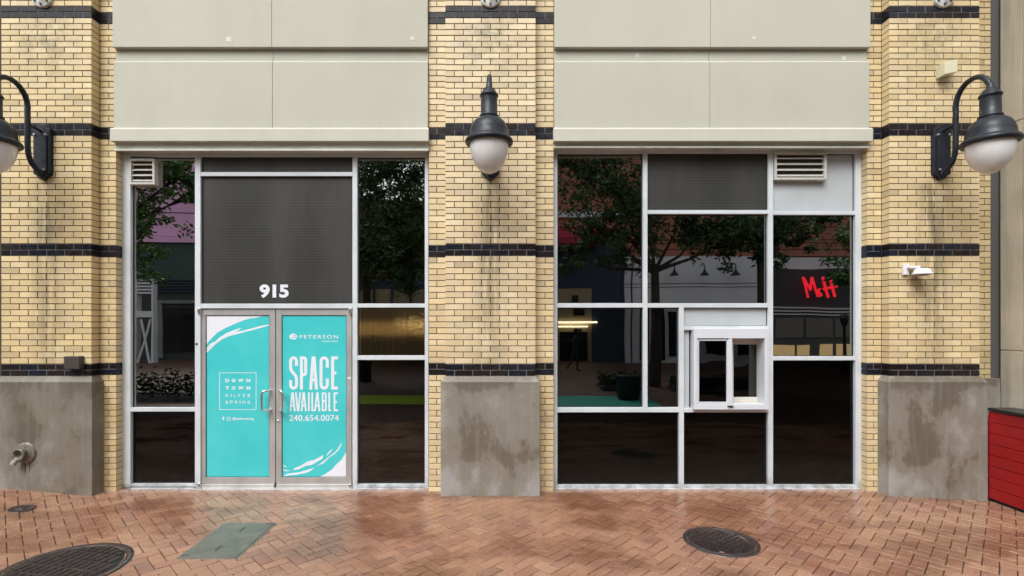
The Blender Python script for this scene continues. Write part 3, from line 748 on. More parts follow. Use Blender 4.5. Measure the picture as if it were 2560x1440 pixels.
gk.build('gasket', m_gasket, tR)
louvre(tR, 1937, 2067, 380, 449, 4)
bo = MB()
for u, v in ((1612, 470), (1612, 572), (1926, 475), (1926, 572), (2147, 470), (2147, 570), (1937, 530)):
    x, z = W(u, v, FY-.001); bo.lathe([(0, -.003), (.006, -.002), (.007, 0)], (x, FY-.0005, z), 'Y', 10)
bo.build('screw', m_bolt, tR)
# sliding service window: a shallow box standing proud of the frame
SY = .165
sv = MB()
def sbox(mb, u0, u1, v0, v1, yf=SY, yb=.30): mb.box(wx(u0, yf), wx(u1, yf), yf, yb, wz(v1, yf), wz(v0, yf))
sbox(sv, 1735, 1922, 821, 846); sbox(sv, 1735, 1922, 1011, 1024)
sbox(sv, 1735, 1744, 846, 1011); sbox(sv, 1912, 1922, 846, 1011)
sbox(sv, 1821, 1831, 846, 1011, SY+.004)
svc = sv.build('service_window', M('window_enamel', (.60, .63, .67), .4), tR, bevel=.003)
sd_ = MB(); ys = SY+.012
sbox(sd_, 1744, 1748, 850, 1009, ys, ys+.03); sbox(sd_, 1817, 1821, 850, 1009, ys, ys+.03); sbox(sd_, 1748, 1817, 848, 852, ys, ys+.03); sbox(sd_, 1748, 1817, 1005, 1010, ys, ys+.03)
sd_.build('sash', m_alu, svc, bevel=.002)
m_glass_sv = glass('glass_service', .05, .3, .004, wscale=2.2)
MB().box(wx(1744, ys), wx(1822, ys), ys+.015, ys+.021, wz(1009, ys), wz(848, ys)).build('sash_pane', m_glass_sv, svc)
yi = .335; ib = MB()
for u0, u1, v0, v1 in ((1818, 1834, 846, 1008), (1834, 1897, 846, 861), (1834, 1897, 993, 1008)):
    ib.box(wx(u0, yi), wx(u1, yi), yi, yi+.05, wz(v1, yi), wz(v0, yi))
xr, xl_ = wx(1912, SY), wx(1829, SY)
ib.box(xr+.001, xr+.02, .30, yi+.05, wz(1011, SY), wz(846, SY)); ib.box(xl_-.02, xr, .30, yi+.05, wz(1012, SY)-.015, wz(1012, SY)); ib.box(xl_-.02, xr, .30, yi+.05, wz(845, SY), wz(845, SY)+.015)
ib.build('inner_frame', M('inner_enamel', (.60, .57, .52), .5), svc, bevel=.003)
MB().box(wx(1832, yi), wx(1900, yi), yi+.02, yi+.026, wz(995, yi), wz(859, yi)).build('inner_pane', m_glass_sv, svc)
kb = MB(); x, z = W(1826, 1016, SY); kb.lathe([(0, -.02), (.02, -.018), (.032, -.008), (.035, 0)], (0, 0, 0), 'Y', 20)
kb.v = [(x+p[0]*1.1, SY+p[1], z+p[2]*.32) for p in kb.v]; kb.build('thumb_latch', m_blk, svc)

# ------------------------------------------------------------------ wall lamps
LG = 'goose-neck lamps on the brick piers'
def make_lamp():
    t = thing('wall_lamp', (0, 0, 4.0), 'x', 'wall lamp', LG)
    ly = -.60; zr = 3.735
    pl = MB()
    out = [(-.095, 3.60), (-.055, 3.575), (-.03, 3.545), (0, 3.532), (.03, 3.545), (.055, 3.575), (.095, 3.60), (.095, 4.10), (.055, 4.115), (.03, 4.145), (0, 4.158), (-.03, 4.145), (-.055, 4.115), (-.095, 4.10)]
    n = len(out); pl.add([(p[0], -.045, p[1]) for p in out]+[(p[0], .004, p[1]) for p in out], [tuple(range(n))]+[(i, i+n, (i+1) % n+n, (i+1) % n) for i in range(n)])
    pl.build('back_plate', m_blk, t, bevel=.006)
    rd = MB(); o2 = [(p[0]*.68, 3.845+(p[1]-3.845)*.82) for p in out]
    rd.add([(p[0], -.058, p[1]) for p in o2]+[(p[0], -.044, p[1]) for p in o2], [tuple(range(n))]+[(i, i+n, (i+1) % n+n, (i+1) % n) for i in range(n)])
    rd.build('raised_plate', m_blk, t, bevel=.004)
    b = MB()
    for x, z in ((-.062, 4.03), (.062, 4.03), (-.045, 3.64), (.045, 3.64)): b.lathe([(0, -.075), (.010, -.075), (.012, -.07), (.012, -.044)], (x, 0, z), 'Y', 6, smooth=False)
    b.build('bolt', m_bolt, t)
    arm = [(0, -.04, 3.60), (0, -.10, 3.625), (0, -.165, 3.68), (0, -.20, 3.76), (0, -.21, 3.86), (0, -.21, 4.0), (0, -.21, 4.14), (0, -.212, 4.24)]
    for i in range(1, 13):
        a = math.pi*(1-i/12); arm.append((0, -.405-.195*math.cos(math.pi-a)*-1*-1 if 0 else -.405-.195*math.cos(a)*-1, 4.28+.185*math.sin(a)))
    arm = arm[:8]+[(0, -.405+.195*math.cos(R(180)*i/12), 4.27+.215*math.sin(R(180)*i/12)) for i in range(0, 13)]
    arm.append((0, -.60, 4.24))
    a_ = MB(); a_.tube(arm, .0265, 14); a_.tube([(0, -.04, 4.07), (0, -.21, 4.09)], .015, 10)
    a_.lathe([(0, -.07), (.03, -.07), (.036, -.05), (.036, -.04)], (0, 0, 3.60), 'Y', 16)
    a_.build('arm', m_blk, t)
    fz = [(.001, 4.345), (.026, 4.345), (.030, 4.335), (.036, 4.30), (.044, 4.282), (.060, 4.279), (.063, 4.268), (.076, 4.250), (.086, 4.234), (.092, 4.228), (.094, 4.212), (.084, 4.204), (.083, 4.19), (.084, 4.03), (.098, 4.015), (.101, 4.0),
          (.088, 3.993), (.125, 3.975), (.160, 3.945), (.184, 3.90), (.196, 3.855), (.200, 3.80), (.208, 3.790), (.228, 3.780), (.240, 3.765), (.240, 3.742), (.230, 3.73), (.205, 3.728), (.195, 3.74), (.10, 3.80), (.001, 3.82)]
    MB().lathe(fz, (0, ly, 0), n=48).build('shade', m_blk, t)
    prof = [(.197, 3.745)]+[(.197*math.cos(R(a))**1.02, 3.735-.30*math.sin(R(a))) for a in range(0, 90, 6)]+[(.001, 3.435)]
    MB().lathe(prof, (0, ly, 0), n=48).build('globe', m_globe, t)
    return t
L0 = make_lamp(); L0['label'] = 'black goose-neck lamp with frosted globe on the middle brick pier'
L0.location = (0, 0, 4.0)
for c_ in L0.children:
    pass
for X, lab in ((-5.014, 'black goose-neck lamp cut by the left edge, on the left brick pier'), (5.05, 'black goose-neck lamp with frosted globe on the right brick pier')):
    o = copy_tree(L0); o.location = (X, 0, 4.0); o['label'] = lab

# round flanges at the top of the piers
t = thing('rod_flange', (0, 0, wz(-4, 0)), 'pale round wall flange with rod at the top of the middle pier', 'wall flange', 'round flanges high on the piers')
zf = wz(-4, 0)
MB().lathe([(0, -.03), (.105, -.03), (.113, -.024), (.113, .002)], (0, 0, zf), 'Y', 36).build('disc', m_galv, t)
b = MB()
for a in range(6):
    b.lathe([(0, -.048), (.013, -.048), (.013, -.028)], (.08*math.cos(R(60*a+30)), 0, zf+.08*math.sin(R(60*a+30))), 'Y', 6, smooth=False)
b.build('bolt', M('dark_bolt', (.09, .10, .10), .5, .5), t)
MB().tube([(0, -.02, zf), (0, -.10, zf+.02), (0, -.8, zf+.75)], .022, 12).build('rod', m_galv, t)
for X, lab in ((wx(108, 0), 'pale round wall flange with rod at the top of the left pier'), (wx(2356, 0), 'pale round wall flange with rod at the top of the right pier')):
    o = copy_tree(t); o.location = (X, 0, zf); o['label'] = lab

# cream box on the right pier
x, z = W(2356, 180, 0)
t = thing('sensor_box', (x, 0, z), 'small cream box fixed high on the right brick pier', 'sensor box')
v = MB(); X0, X1 = x-.075, x+.065
v.add([(X0,-.12,z-.085),(X1,-.12,z-.055),(X1,.0,z-.055),(X0,.0,z-.085),(X0,-.12,z+.05),(X1,-.12,z+.085),(X1,0,z+.085),(X0,0,z+.05)], [(0,3,2,1),(4,5,6,7),(0,1,5,4),(1,2,6,5),(2,3,7,6),(3,0,4,7)])
v.build('housing', m_cream_plastic, t, bevel=.006)
MB().box(x-.06, x+.05, -.012, .002, z-.115, z-.07).build('bracket', m_cream_plastic, t, bevel=.003)
# white camera
x, z = W(2262, 677, 0)
t = thing('security_camera', (x, 0, z), 'small white camera on a bracket, low on the right pier under its third black course', 'security camera')
MB().box(x-.035, x+.03, -.03, .002, z-.05, z+.075).build('base', m_white_paint, t, bevel=.006)
a_ = MB(); a_.box(x-.005, x+.11, -.085, -.02, z+.018, z+.048); a_.build('bracket', m_white_paint, t, bevel=.008)
h = MB(); h.lathe([(.001, .028), (.055, .026), (.072, .014), (.080, -.012), (.098, -.030), (.098, -.040), (.001, -.044)], (x+.105, -.11, z-.012), n=32)
h.build('housing', m_white_paint, t)
MB().lathe([(.07, -.042), (.06, -.052), (.03, -.060), (.001, -.062)], (x+.105, -.11, z-.01), n=24).build('lens_dome', M('grey_dome', (.25, .25, .27), .2), t)
# brown box on left pier
x, z = W(186, 906, -.03)
o = MB().box(x-.086, x+.086, -.07, .002, z-.07, z+.07).build('junction_box', m_brown_box, bevel=.005, loc=(x, 0, z)); tag(o, 'square brown enamel box on the black course of the left pier', 'junction box')
# hose connection on the left plinth
x, z = W(63, 1134, -.05)
t = thing('drain_outlet', (x, -.05, z), 'cast metal pipe outlet with rusty drips low on the left concrete plinth', 'pipe outlet')
m_cast = M('weathered_bronze', rough=.5, metal=.3); q = N(m_cast); q.color(q.ramp(q.noise(30, 5, .7), [(.35, (.10, .09, .065)), (.65, (.26, .24, .19))]))
MB().lathe([(.001, -.02), (.095, -.02), (.115, -.012), (.118, .002)], (x+.01, -.05, z+.01), 'Y', 32).build('escutcheon', m_cast, t)
r_ = MB(); r_.lathe([(.052, .02), (.056, -.03), (.066, -.05), (.066, -.06), (.052, -.062), (.046, -.05), (.044, -.01), (.001, -.008)], (x-.005, -.075, z+.005), 'Y', 28)
r_.build('spout_ring', m_cast, t)
MB().tube([(x-.03, -.10, z-.04), (x-.055, -.125, z-.085), (x-.06, -.13, z-.105)], [.03, .03, .026], 12).build('lip', M('pale_verdigris', (.30, .30, .27), .6), t)
st = MB()
for dx, w_, l in ((.0, .012, .16), (-.035, .008, .10), (.05, .007, .12)):
    st.poly([(x+dx-w_, z-.09), (x+dx+w_, z-.09), (x+dx+w_*.5, z-.09-l*.7), (x+dx, z-.09-l), (x+dx-w_*.6, z-.09-l*.6)], -.0502, .0008)
st.build('rust_drip', M('rust_stain', (.085, .06, .035), .8), t)

gr = MB(); rg = random.Random(21)
for i in range(900):
    x = rg.uniform(-5.6, 5.9); dpt = abs(rg.gauss(0, .035)); k_ = min(abs(x), abs(x-5), abs(x+5))
    y = (-.052 if k_ < .56 else .115 if k_ < .70 else .205)-dpt if rg.random() < .75 else rg.uniform(-2.4, 0)
    s_ = rg.uniform(.002, .007)*(1 if rg.random() < .9 else 2); z = gz(x)+.001; a = rg.uniform(0, 6.28); ca_, sa_ = math.cos(a), math.sin(a); e = rg.uniform(.3, .8)
    cc = rg.choice([(.03, .02, .012), (.05, .035, .02), (.16, .12, .07), (.02, .015, .01), (.35, .32, .28)])
    p_ = [(-1, 0), (0, -e), (1, .1), (.2, e)]
    gr.add([(x+(u*ca_-v*sa_)*s_, y+(u*sa_+v*ca_)*s_, z+rg.uniform(0, .003)) for u, v in p_]+[(x, y, z+s_*.5)], [(0, 1, 4), (1, 2, 4), (2, 3, 4), (3, 0, 4)], cc)
m_grit = M('grit', rough=.9); q = N(m_grit); q.color(q.attr())
tag(gr.build('grit', m_grit), 'dark leaf crumbs and grit along the foot of the facade', 'grit', kind='stuff')
# ------------------------------------------------------------------ covers in the paving
m_iron = M('cast_iron', rough=.42, metal=.35); q = N(m_iron)
q.color(q.ramp(q.noise(30, 5, .7), [(.35, (.028, .020, .018)), (.7, (.085, .062, .055))])); q.rough(q.ramp(q.noise(14, 4), [(.3, .25), (.7, .6)])); q.bump(q.noise(90, 4), .4, .003)
m_iron_l = M('worn_iron', rough=.38, metal=.5); q = N(m_iron_l); q.color(q.ramp(q.noise(40, 5, .7), [(.35, (.042, .032, .031)), (.7, (.105, .085, .083))]))
hx, hy, hr = MH1; hz = gz(hx)+.004
t = thing('manhole_cover', (hx, hy, 0), 'round cast iron manhole cover with raised studs, right side of the paving', 'manhole cover')
MB().lathe([(hr, -.02), (hr, .001), (hr-.03, .004), (hr-.034, -.002), (hr-.036, -.02)], (hx, hy, hz), n=64).build('rim', m_iron_l, t)
cv = MB(); cv.lathe([(hr-.040, -.02), (hr-.040, .001), (hr-.065, .003), (hr-.068, -.002), (.001, -.002)], (hx, hy, hz), n=64); cv.build('lid', m_iron, t)
sd2 = MB(); s_ = .046
for a in range(-8, 9):
    for b in range(-8, 9):
        x, y = a*s_, b*s_
        d_ = math.hypot(x, y)
        if d_ > hr-.085 or d_ < .045: continue
        l, w_ = (.018, .0065) if (a+b) % 2 else (.0065, .018)
        ang = R(35); c0, s0 = math.cos(ang), math.sin(ang)
        vs = [(hx+(x+i*l)*c0-(y+k*w_)*s0, hy+(x+i*l)*s0+(y+k*w_)*c0, hz+zz_) for zz_ in (-.002, .006) for i, k in ((-1,-1),(1,-1),(1,1),(-1,1))]
        sd2.add(vs, [(4,5,6,7),(0,1,5,4),(1,2,6,5),(2,3,7,6),(3,0,4,7)])
sd2.lathe([(.034, -.002), (.034, .004), (.001, .004)], (hx, hy, hz), n=24, smooth=False)
sd2.build('stud', m_iron_l, t)
hx, hy, hr = MH2; hz = gz(hx)+.004
t = thing('drain_grate', (hx, hy, 0), 'large round ribbed iron cover cut by the lower left corner', 'manhole cover')
MB().lathe([(hr, -.02), (hr, .001), (hr-.05, .004), (hr-.055, -.003), (hr-.058, -.02)], (hx, hy, hz), n=72).build('rim', m_iron, t)
MB().lathe([(hr-.062, -.02), (hr-.062, -.001), (.001, -.001)], (hx, hy, hz), n=72).build('lid', m_iron, t)
sd2 = MB(); ang = R(-12); c0, s0 = math.cos(ang), math.sin(ang)
for a in range(-6, 7):
    for b in range(-22, 23):
        x, y = a*.066, b*.0165
        if max(math.hypot(abs(x)+.024, y), 0) > hr-.075 or b in (-1, 0, 1) and 0: continue
        if b % 8 == 0: continue
        l, w_ = .025, .0052
        vs = [(hx+(x+i*l)*c0-(y+k*w_)*s0, hy+(x+i*l)*s0+(y+k*w_)*c0, hz+zz_) for zz_ in (-.002, .006) for i, k in ((-1,-1),(1,-1),(1,1),(-1,1))]
        sd2.add(vs, [(4,5,6,7),(0,1,5,4),(1,2,6,5),(2,3,7,6),(3,0,4,7)])
sd2.build('rib', m_iron_l, t)
hx, hy, hr = CAP; hz = gz(hx)+.004
o = MB().lathe([(hr, -.02), (hr, .0), (hr-.012, .003), (hr-.014, -.001), (.03, -.001), (.028, .004), (.001, .004)], (hx, hy, hz), n=36).build('small_manhole', m_iron, loc=(hx, hy, hz)); o.rotation_euler.y = math.atan(.095); tag(o, 'small round dark iron cap in the paving before the left plinth', 'drain cap')
t = thing('utility_cover', (-2.28, -1.2, 0), 'rectangular greenish concrete utility cover set in the paving before the doors', 'utility cover')
m_util = M('green_concrete', rough=.5); q = N(m_util)
c = q.ramp(q.noise(6, 6, .7), [(.35, (.085, .085, .068)), (.65, (.15, .148, .120))]); c = q.mix(q.ramp(q.noise(120, 3), [(.6, 0), (.7, .6)]), c, (.05, .055, .045)); q.color(c); q.bump(q.noise(90, 5), .4, .003)
MB().box(UT[0], UT[1], UT[2], UT[3], -.03, .004).build('collar', m_util, t, bevel=.01)
MB().box(UT[0]+.022, UT[1]-.022, UT[2]+.022, UT[3]-.022, -.02, .009).build('lid', m_util, t, bevel=.004)
sl_ = MB(); cx, cy = (UT[0]+UT[1])/2, (UT[2]+UT[3])/2
for dy in (-.2, .2): sl_.box(cx-.006, cx+.006, cy+dy-.05, cy+dy+.05, .005, .0102)
for dx, dy in ((-.2, -.33), (.2, .33)): sl_.box(cx+dx-.03, cx+dx+.03, cy+dy-.006, cy+dy+.006, .005, .0102)
sl_.build('lifting_slot', m_gasket, t)

# =====================================================================================
# the other side of the plaza, seen only in the glass
BV = 26.0
def rbox(mb, u0, u1, v0, v1, V=BV, depth=.3, out=0):
    a, b = rp(u0, v1, V), rp(u1, v0, V)
    mb.box(a.x, b.x, a.y-depth, a.y+out, max(a.z, -.1), b.z)
def rough_mat(n, c, k=.8, r=.8):
    m = M(n, rough=r); q = N(m); q.color(q.ramp(q.noise(.8, 5), [(.3, tuple(x*k for x in c)), (.7, c)])); return m
m_pink = rough_mat('pink_render', (.85, .48, .76), .9)
m_salmon = rough_mat('salmon_render', (.48, .19, .13), .8)
m_brown = rough_mat('brown_render', (.16, .065, .05), .8)
m_whitewall = rough_mat('white_siding', (.74, .77, .82), .9)
m_navy = rough_mat('navy_render', (.03, .045, .08), .8)
m_charcoal = rough_mat('charcoal_fascia', (.05, .055, .06), .8)
m_beige = rough_mat('beige_render', (.34, .27, .17), .8)
m_greenwall = rough_mat('green_grey_render', (.05, .085, .075), .8)
m_win = M('dark_window', (.01, .01, .012), .15)
m_warm = M('warm_shop_light', (.5, .35, .15), .5, emit=(1, .66, .26), es=1.3)
m_strip = M('strip_light', (1, 1, 1), .5, emit=(1, .85, .5), es=5)
bY = rp(0, 0, BV).y
t = thing('pink_building', rp(300, 904, BV), 'pink rendered building mirrored in the leftmost tall pane', 'building')
mb = MB(); rbox(mb, -400, 462, 250, 588, depth=8); rbox(mb, 462, 600, 498, 588, depth=8); rbox(mb, -400, 600, 590, 605, depth=8, out=.15); mb.build('wall', m_pink, t)
mb = MB(); rbox(mb, -400, 600, 530, 532, out=.02); rbox(mb, -400, 600, 588, 590, depth=1); mb.build('joint', m_navy, t)
mb = MB(); rbox(mb, -400, 600, 605, 735, depth=8); mb.build('lower_wall', m_greenwall, t)
mb = MB(); rbox(mb, -400, 600, 735, 910, depth=8); mb.build('shopfront', m_charcoal, t)
mb = MB(); rbox(mb, 410, 600, 770, 880, out=.05); rbox(mb, -400, 330, 770, 880, out=.05); mb.build('window', m_win, t)
mb = MB(); rbox(mb, 395, 600, 752, 760, out=.12); rbox(mb, 395, 408, 752, 895, out=.1); mb.build('trim', rough_mat('sage_trim', (.20, .26, .22)), t)
mb = MB()
for i in range(5): rbox(mb, 395, 600, 700+i*7, 703+i*7, out=.12)
mb.build('louvre_band', m_navy, t)
t = thing('shutter_door', rp(360, 904, BV), 'white slatted door frame mirrored low in the leftmost tall pane', 'door')
mb = MB(); rbox(mb, 338, 342, 697, 925, V=24); rbox(mb, 378, 383, 697, 925, V=24); rbox(mb, 342, 378, 780, 795, V=24); mb.build('frame', m_whitewall, t)
mb = MB()
for i in range(5): rbox(mb, 342, 378, 698+i*8, 702+i*8, V=24)
mb.build('slat', m_whitewall, t)
mb = MB(); mb.tube([rp(345, 920, 24), rp(375, 800, 24)], .05, 6); mb.tube([rp(378, 920, 24), rp(352, 800, 24)], .05, 6); mb.build('brace', m_whitewall, t)

t = thing('shop_row', rp(850, 904, BV), 'low brown shop row with warm lit windows mirrored right of the doors', 'building')
mb = MB(); rbox(mb, 601, 1099, 500, 700, depth=7); mb.build('wall', m_brown, t)
mb = MB(); rbox(mb, 601, 1099, 700, 722, depth=7); mb.build('louvre_band', m_navy, t)
mb = MB(); rbox(mb, 601, 1099, 722, 910, depth=7); mb.build('shopfront', m_beige, t)
mb = MB(); rbox(mb, 820, 1085, 805, 838, out=.05); mb.build('lit_window', m_warm, t)
mb = MB()
for u in range(620, 1100, 45): rbox(mb, u, u+4, 720, 905, out=.15)
mb.build('post', m_navy, t)
mb = MB(); rbox(mb, 601, 1099, 850, 900, out=.08); mb.build('window', m_win, t)

t = thing('salmon_building', rp(1700, 904, BV), 'salmon and white building with mirrored sign, seen in the right storefront glass', 'building')
mb = MB(); rbox(mb, 1560, 2700, 240, 640, depth=9); rbox(mb, 1100, 1560, 240, 532, depth=9); rbox(mb, 1100, 1560, 545, 570, depth=9); mb.build('wall', m_salmon, t)
mb = MB(); rbox(mb, 1100, 1559, 532, 545, depth=9.1, out=.2); mb.build('sky_streak', m_whitewall, t)  # white bar standing in for a streak of bright sky
mb = MB()
for v in (566, 598, 606, 622): rbox(mb, 1560, 2700, v, v+1.6, out=.02)
mb.build('joint', M('joint_line', (.10, .03, .02), .9), t)  # thin dark joint lines across the salmon wall
mb = MB(); rbox(mb, 1556, 1932, 640, 910, depth=9); rbox(mb, 1932, 2700, 643, 672, depth=9); mb.build('white_wall', m_whitewall, t)
mb = MB()
for v in (708, 717): rbox(mb, 1556, 1890, v, v+1.2, out=.02)
rbox(mb, 1556, 1560, 645, 905, out=.06); rbox(mb, 1577, 1580, 645, 905, out=.04); mb.build('siding_line', m_charcoal, t)
mb = MB(); rbox(mb, 1480, 1556, 600, 910, depth=9); rbox(mb, 1100, 1480, 605, 722, depth=9); mb.build('navy_wall', m_navy, t)
mb = MB(); rbox(mb, 1100, 1480, 722, 910, depth=9); mb.build('beige_wall', m_beige, t)
mb = MB(); rbox(mb, 1430, 1446, 740, 760, out=.05); rbox(mb, 1434, 1462, 772, 790, out=.05); rbox(mb, 1400, 1470, 830, 905, out=.03)
for u in (1600, 1640): rbox(mb, u, u+22, 772, 900, out=.05)
for u in (1672, 1755, 1838): rbox(mb, u, u+50, 780, 890, out=.05)
mb.build('window', m_win, t)
mb = MB(); rbox(mb, 1395, 1492, 804, 808, out=.15); rbox(mb, 1395, 1470, 815, 818, out=.15); mb.build('strip_light', m_strip, t)
mb = MB(); rbox(mb, 1932, 2700, 672, 765, depth=9); mb.build('fascia', m_charcoal, t)
mb = MB(); rbox(mb, 1932, 2700, 765, 910, depth=9); mb.build('shopfront', rough_mat('shop_grey', (.10, .10, .10)), t)
mb = MB()
for i in range(3): rbox(mb, 1932, 2700, 768+i*8, 771+i*8, out=.1)
mb.build('louvre_band', m_whitewall, t)
mb = MB()
for u0_, u1_ in ((1935, 1985), (1992, 2022), (2048, 2078), (2088, 2135)): rbox(mb, u0_, u1_, 862, 890, out=.05)
mb.build('lit_window', M('dim_shop_light', (.5, .4, .2), .5, emit=(1, .66, .28), es=.35), t)
mb = MB()
for u0_ in (1940, 2012, 2084): rbox(mb, u0_, u0_+66, 795, 845, out=.05)
mb.build('display_window', M('shop_display', (.16, .15, .12), .4), t)
aw = MB(); a, b = rp(1300, 603, BV), rp(1496, 566, BV)
aw.add([(a.x, a.y+1.2, a.z), (b.x, a.y+1.2, a.z), (b.x, a.y, b.z), (a.x, a.y, b.z), (a.x, a.y+1.2, a.z-.3), (b.x, a.y+1.2, a.z-.3), (b.x, a.y, a.z-.3), (a.x, a.y, a.z-.3)],
       [(0,1,2,3),(4,5,1,0),(7,6,5,4),(0,3,7,4),(1,5,6,2)]); aw.build('awning', M('crimson_canvas', (.32, .015, .04), .7), t)
# red italic sign letters: the place reads them the right way round, the glass mirrors them
sg = thing('shop_sign', rp(2045, 745, BV-.4), 'red italic sign letters mirrored in the right-hand tall pane', 'sign')
m_sign = M('red_lit_letters', (.7, .01, .02), .4, emit=(1, .02, .04), es=1.0)
def strokes3d(mb, strokes, t_):
    for pts in strokes:
        for (a0, b0), (a1, b1) in zip(pts[:-1], pts[1:]):
            p, q_ = rp(a0, b0, BV-.5), rp(a1, b1, BV-.5); mb.tube([p, q_], t_, 6)
mb = MB(); strokes3d(mb, [[(2020, 745), (2008, 692), (2027, 726), (2030, 692), (2046, 742)]], .058); mb.build('letter_left', m_sign, sg)
mb = MB(); strokes3d(mb, [[(2052, 722), (2046, 727), (2056, 738), (2048, 741), (2045, 733)]], .045); mb.build('ampersand', m_sign, sg)
mb = MB(); strokes3d(mb, [[(2056, 693), (2071, 744)], [(2073, 693), (2086, 742)], [(2059, 723), (2091, 717)]], .058); mb.build('letter_right', m_sign, sg)
# small goose neck lamps on the white wall
t = thing('barn_lamp', rp(1680, 700, BV), 'small dark barn lamp mirrored on white wall, nearest the pane edge', 'wall lamp', 'barn lamps mirrored on the white wall')
c0 = rp(1680, 690, BV)
MB().lathe([(.001, .30), (.05, .28), (.08, .18), (.24, .0)], (c0.x, c0.y+.45, c0.z), n=14).build('lamp_shade', m_blk, t)
MB().tube([(c0.x, c0.y, c0.z+.55), (c0.x, c0.y+.3, c0.z+.62), (c0.x, c0.y+.45, c0.z+.5), (c0.x, c0.y+.45, c0.z+.25)], .03, 6).build('arm', m_blk, t)
for u, l in ((1753, 'small dark barn lamp mirrored on white wall, middle of three'), (1828, 'small dark barn lamp mirrored on white wall, farthest right of three')):
    o = copy_tree(t); o.location = rp(u, 700, BV); o['label'] = l

# trees
def leaf_mat(n, a, b):
    m = M(n, rough=.7, spec=.25); q = N(m)
    q.color(q.mix(q.ramp(q.noise(1.6, 3), [(.35, 0), (.65, 1)]), a, b)); return m
m_leaf = leaf_mat('leaf', (.05, .12, .035), (.13, .24, .07)); m_leaf_d = leaf_mat('leaf_dark', (.03, .07, .03), (.08, .15, .055))
m_bark = M('bark', rough=.9); q = N(m_bark); q.color(q.ramp(q.noise(1, 5, .7, vec=q.obj((12, 12, 2))), [(.35, (.025, .020, .016)), (.7, (.07, .055, .042))]))
def tree(base, h0, blobs, label, nleaf, seed, mat=m_leaf, lean=0, r0=.16):
    rr = random.Random(seed)
    t = thing('street_tree', base, label, 'tree', 'trees mirrored in the storefront glass')
    tk = MB(); top = Vector((base.x+lean, base.y, h0))
    tk.tube([base, base.lerp(top, .5)+Vector((.05, 0, 0)), top], [r0*1.25, r0, r0*.8], 10)
    lf = MB()
    for c, rad, k in blobs:
        c = Vector(c); mid = top.lerp(c, .5)+Vector((rr.uniform(-.2, .2), 0, -.15)); tk.tube([top-Vector((0, 0, .1)), mid, c], [r0*.5, r0*.25, .02], 6)
        for s in range(6):
            d = Vector((rr.gauss(0, 1), rr.gauss(0, 1), rr.gauss(0, .7))).normalized()*rad*rr.uniform(.6, 1)
            tk.tube([mid.lerp(c, .6), c+d*.5, c+d], [.03, .018, .006], 5)
        clumps = [c+Vector((rr.gauss(0, .5)*rad, rr.gauss(0, .5)*rad, rr.gauss(0, .42)*rad)) for _ in range(max(5, int(nleaf*k/45)))]
        for i in range(int(nleaf*k)):
            p = rr.choice(clumps)+Vector((rr.gauss(0, .16), rr.gauss(0, .16), rr.gauss(0, .13)))*rad*.8
            d = Vector((rr.gauss(0, 1), rr.gauss(0, 1), rr.gauss(-.35, .6))).normalized(); s = d.orthogonal().normalized(); s.rotate(Matrix.Rotation(rr.uniform(0, 6.28), 3, d))
            L_ = rr.uniform(.12, .21); w_ = L_*.22
            lf.add([p, p+d*L_*.5+s*w_, p+d*L_, p+d*L_*.5-s*w_], [(0, 1, 2, 3)])
    tk.build('trunk', m_bark, t); lf.build('crown', mat, t)
    return t
def P3(u, v, V): return rp(u, v, V)
def gbase(u, V): p = rp(u, 0, V); return Vector((p.x, p.y, 0))
tree(gbase(180, 15), 4.2, [(P3(250, 430, 15), 1.7, 1), (P3(330, 470, 14.5), 1.0, .9), (P3(345, 560, 14.5), .65, .6), (P3(400, 395, 14.5), 1.0, 1.0), (P3(470, 425, 14.5), .55, .5), (P3(485, 480, 14.5), .40, .35), (P3(340, 650, 15), .7, .5)],
     'leafy tree mirrored over the pink wall in the leftmost pane', 1500, 3)
tree(gbase(915, 17), 3.6, [(P3(840, 470, 17), 1.6, 1), (P3(930, 420, 17), 1.4, 1.3), (P3(1040, 420, 17), 1.3, 1.0), (P3(960, 560, 17), 1.6, 1.6), (P3(1050, 610, 17), 1.3, 1.2), (P3(900, 640, 17), 1.2, 1.0), (P3(1120, 500, 17), 1.5, 1), (P3(1000, 680, 17), .8, .6)],
     'dense dark tree mirrored in the tall pane right of the doors', 2400, 5, m_leaf_d)
tree(gbase(1637, 16), 3.7, [(P3(1530, 430, 16), 1.6, 1.6), (P3(1440, 400, 16), .9, .6), (P3(1600, 540, 16), 1.2, 1.2), (P3(1480, 560, 16), .8, .5), (P3(1700, 480, 16), 1.5, 1.0), (P3(1740, 585, 16), .8, .7), (P3(1820, 600, 15.5), .7, .6), (P3(1560, 610, 16), .8, .5), (P3(1430, 640, 16), .5, .2)],
     'dark trunked tree mirrored in the middle of the right storefront', 2000, 8, m_leaf_d)
tree(gbase(1905, 15), 4.6, [(P3(1860, 580, 15), .95, 1.0), (P3(1910, 620, 15), .5, .35), (P3(1980, 560, 15), .8, .8), (P3(1995, 600, 15), .32, .22), (P3(2060, 545, 15), .45, .25), (P3(1850, 440, 15), 1.5, 1)],
     'tree mirrored between the middle pane and the sign pane', 1500, 11, m_leaf_d, r0=.2)
tree(gbase(2210, 18), 3.5, [(P3(2130, 620, 18), .9, .8), (P3(2200, 560, 18), 1.4, 1), (P3(2115, 680, 18), .6, .5)],
     'pale green tree mirrored beside the red sign at the right pane edge', 1200, 14)
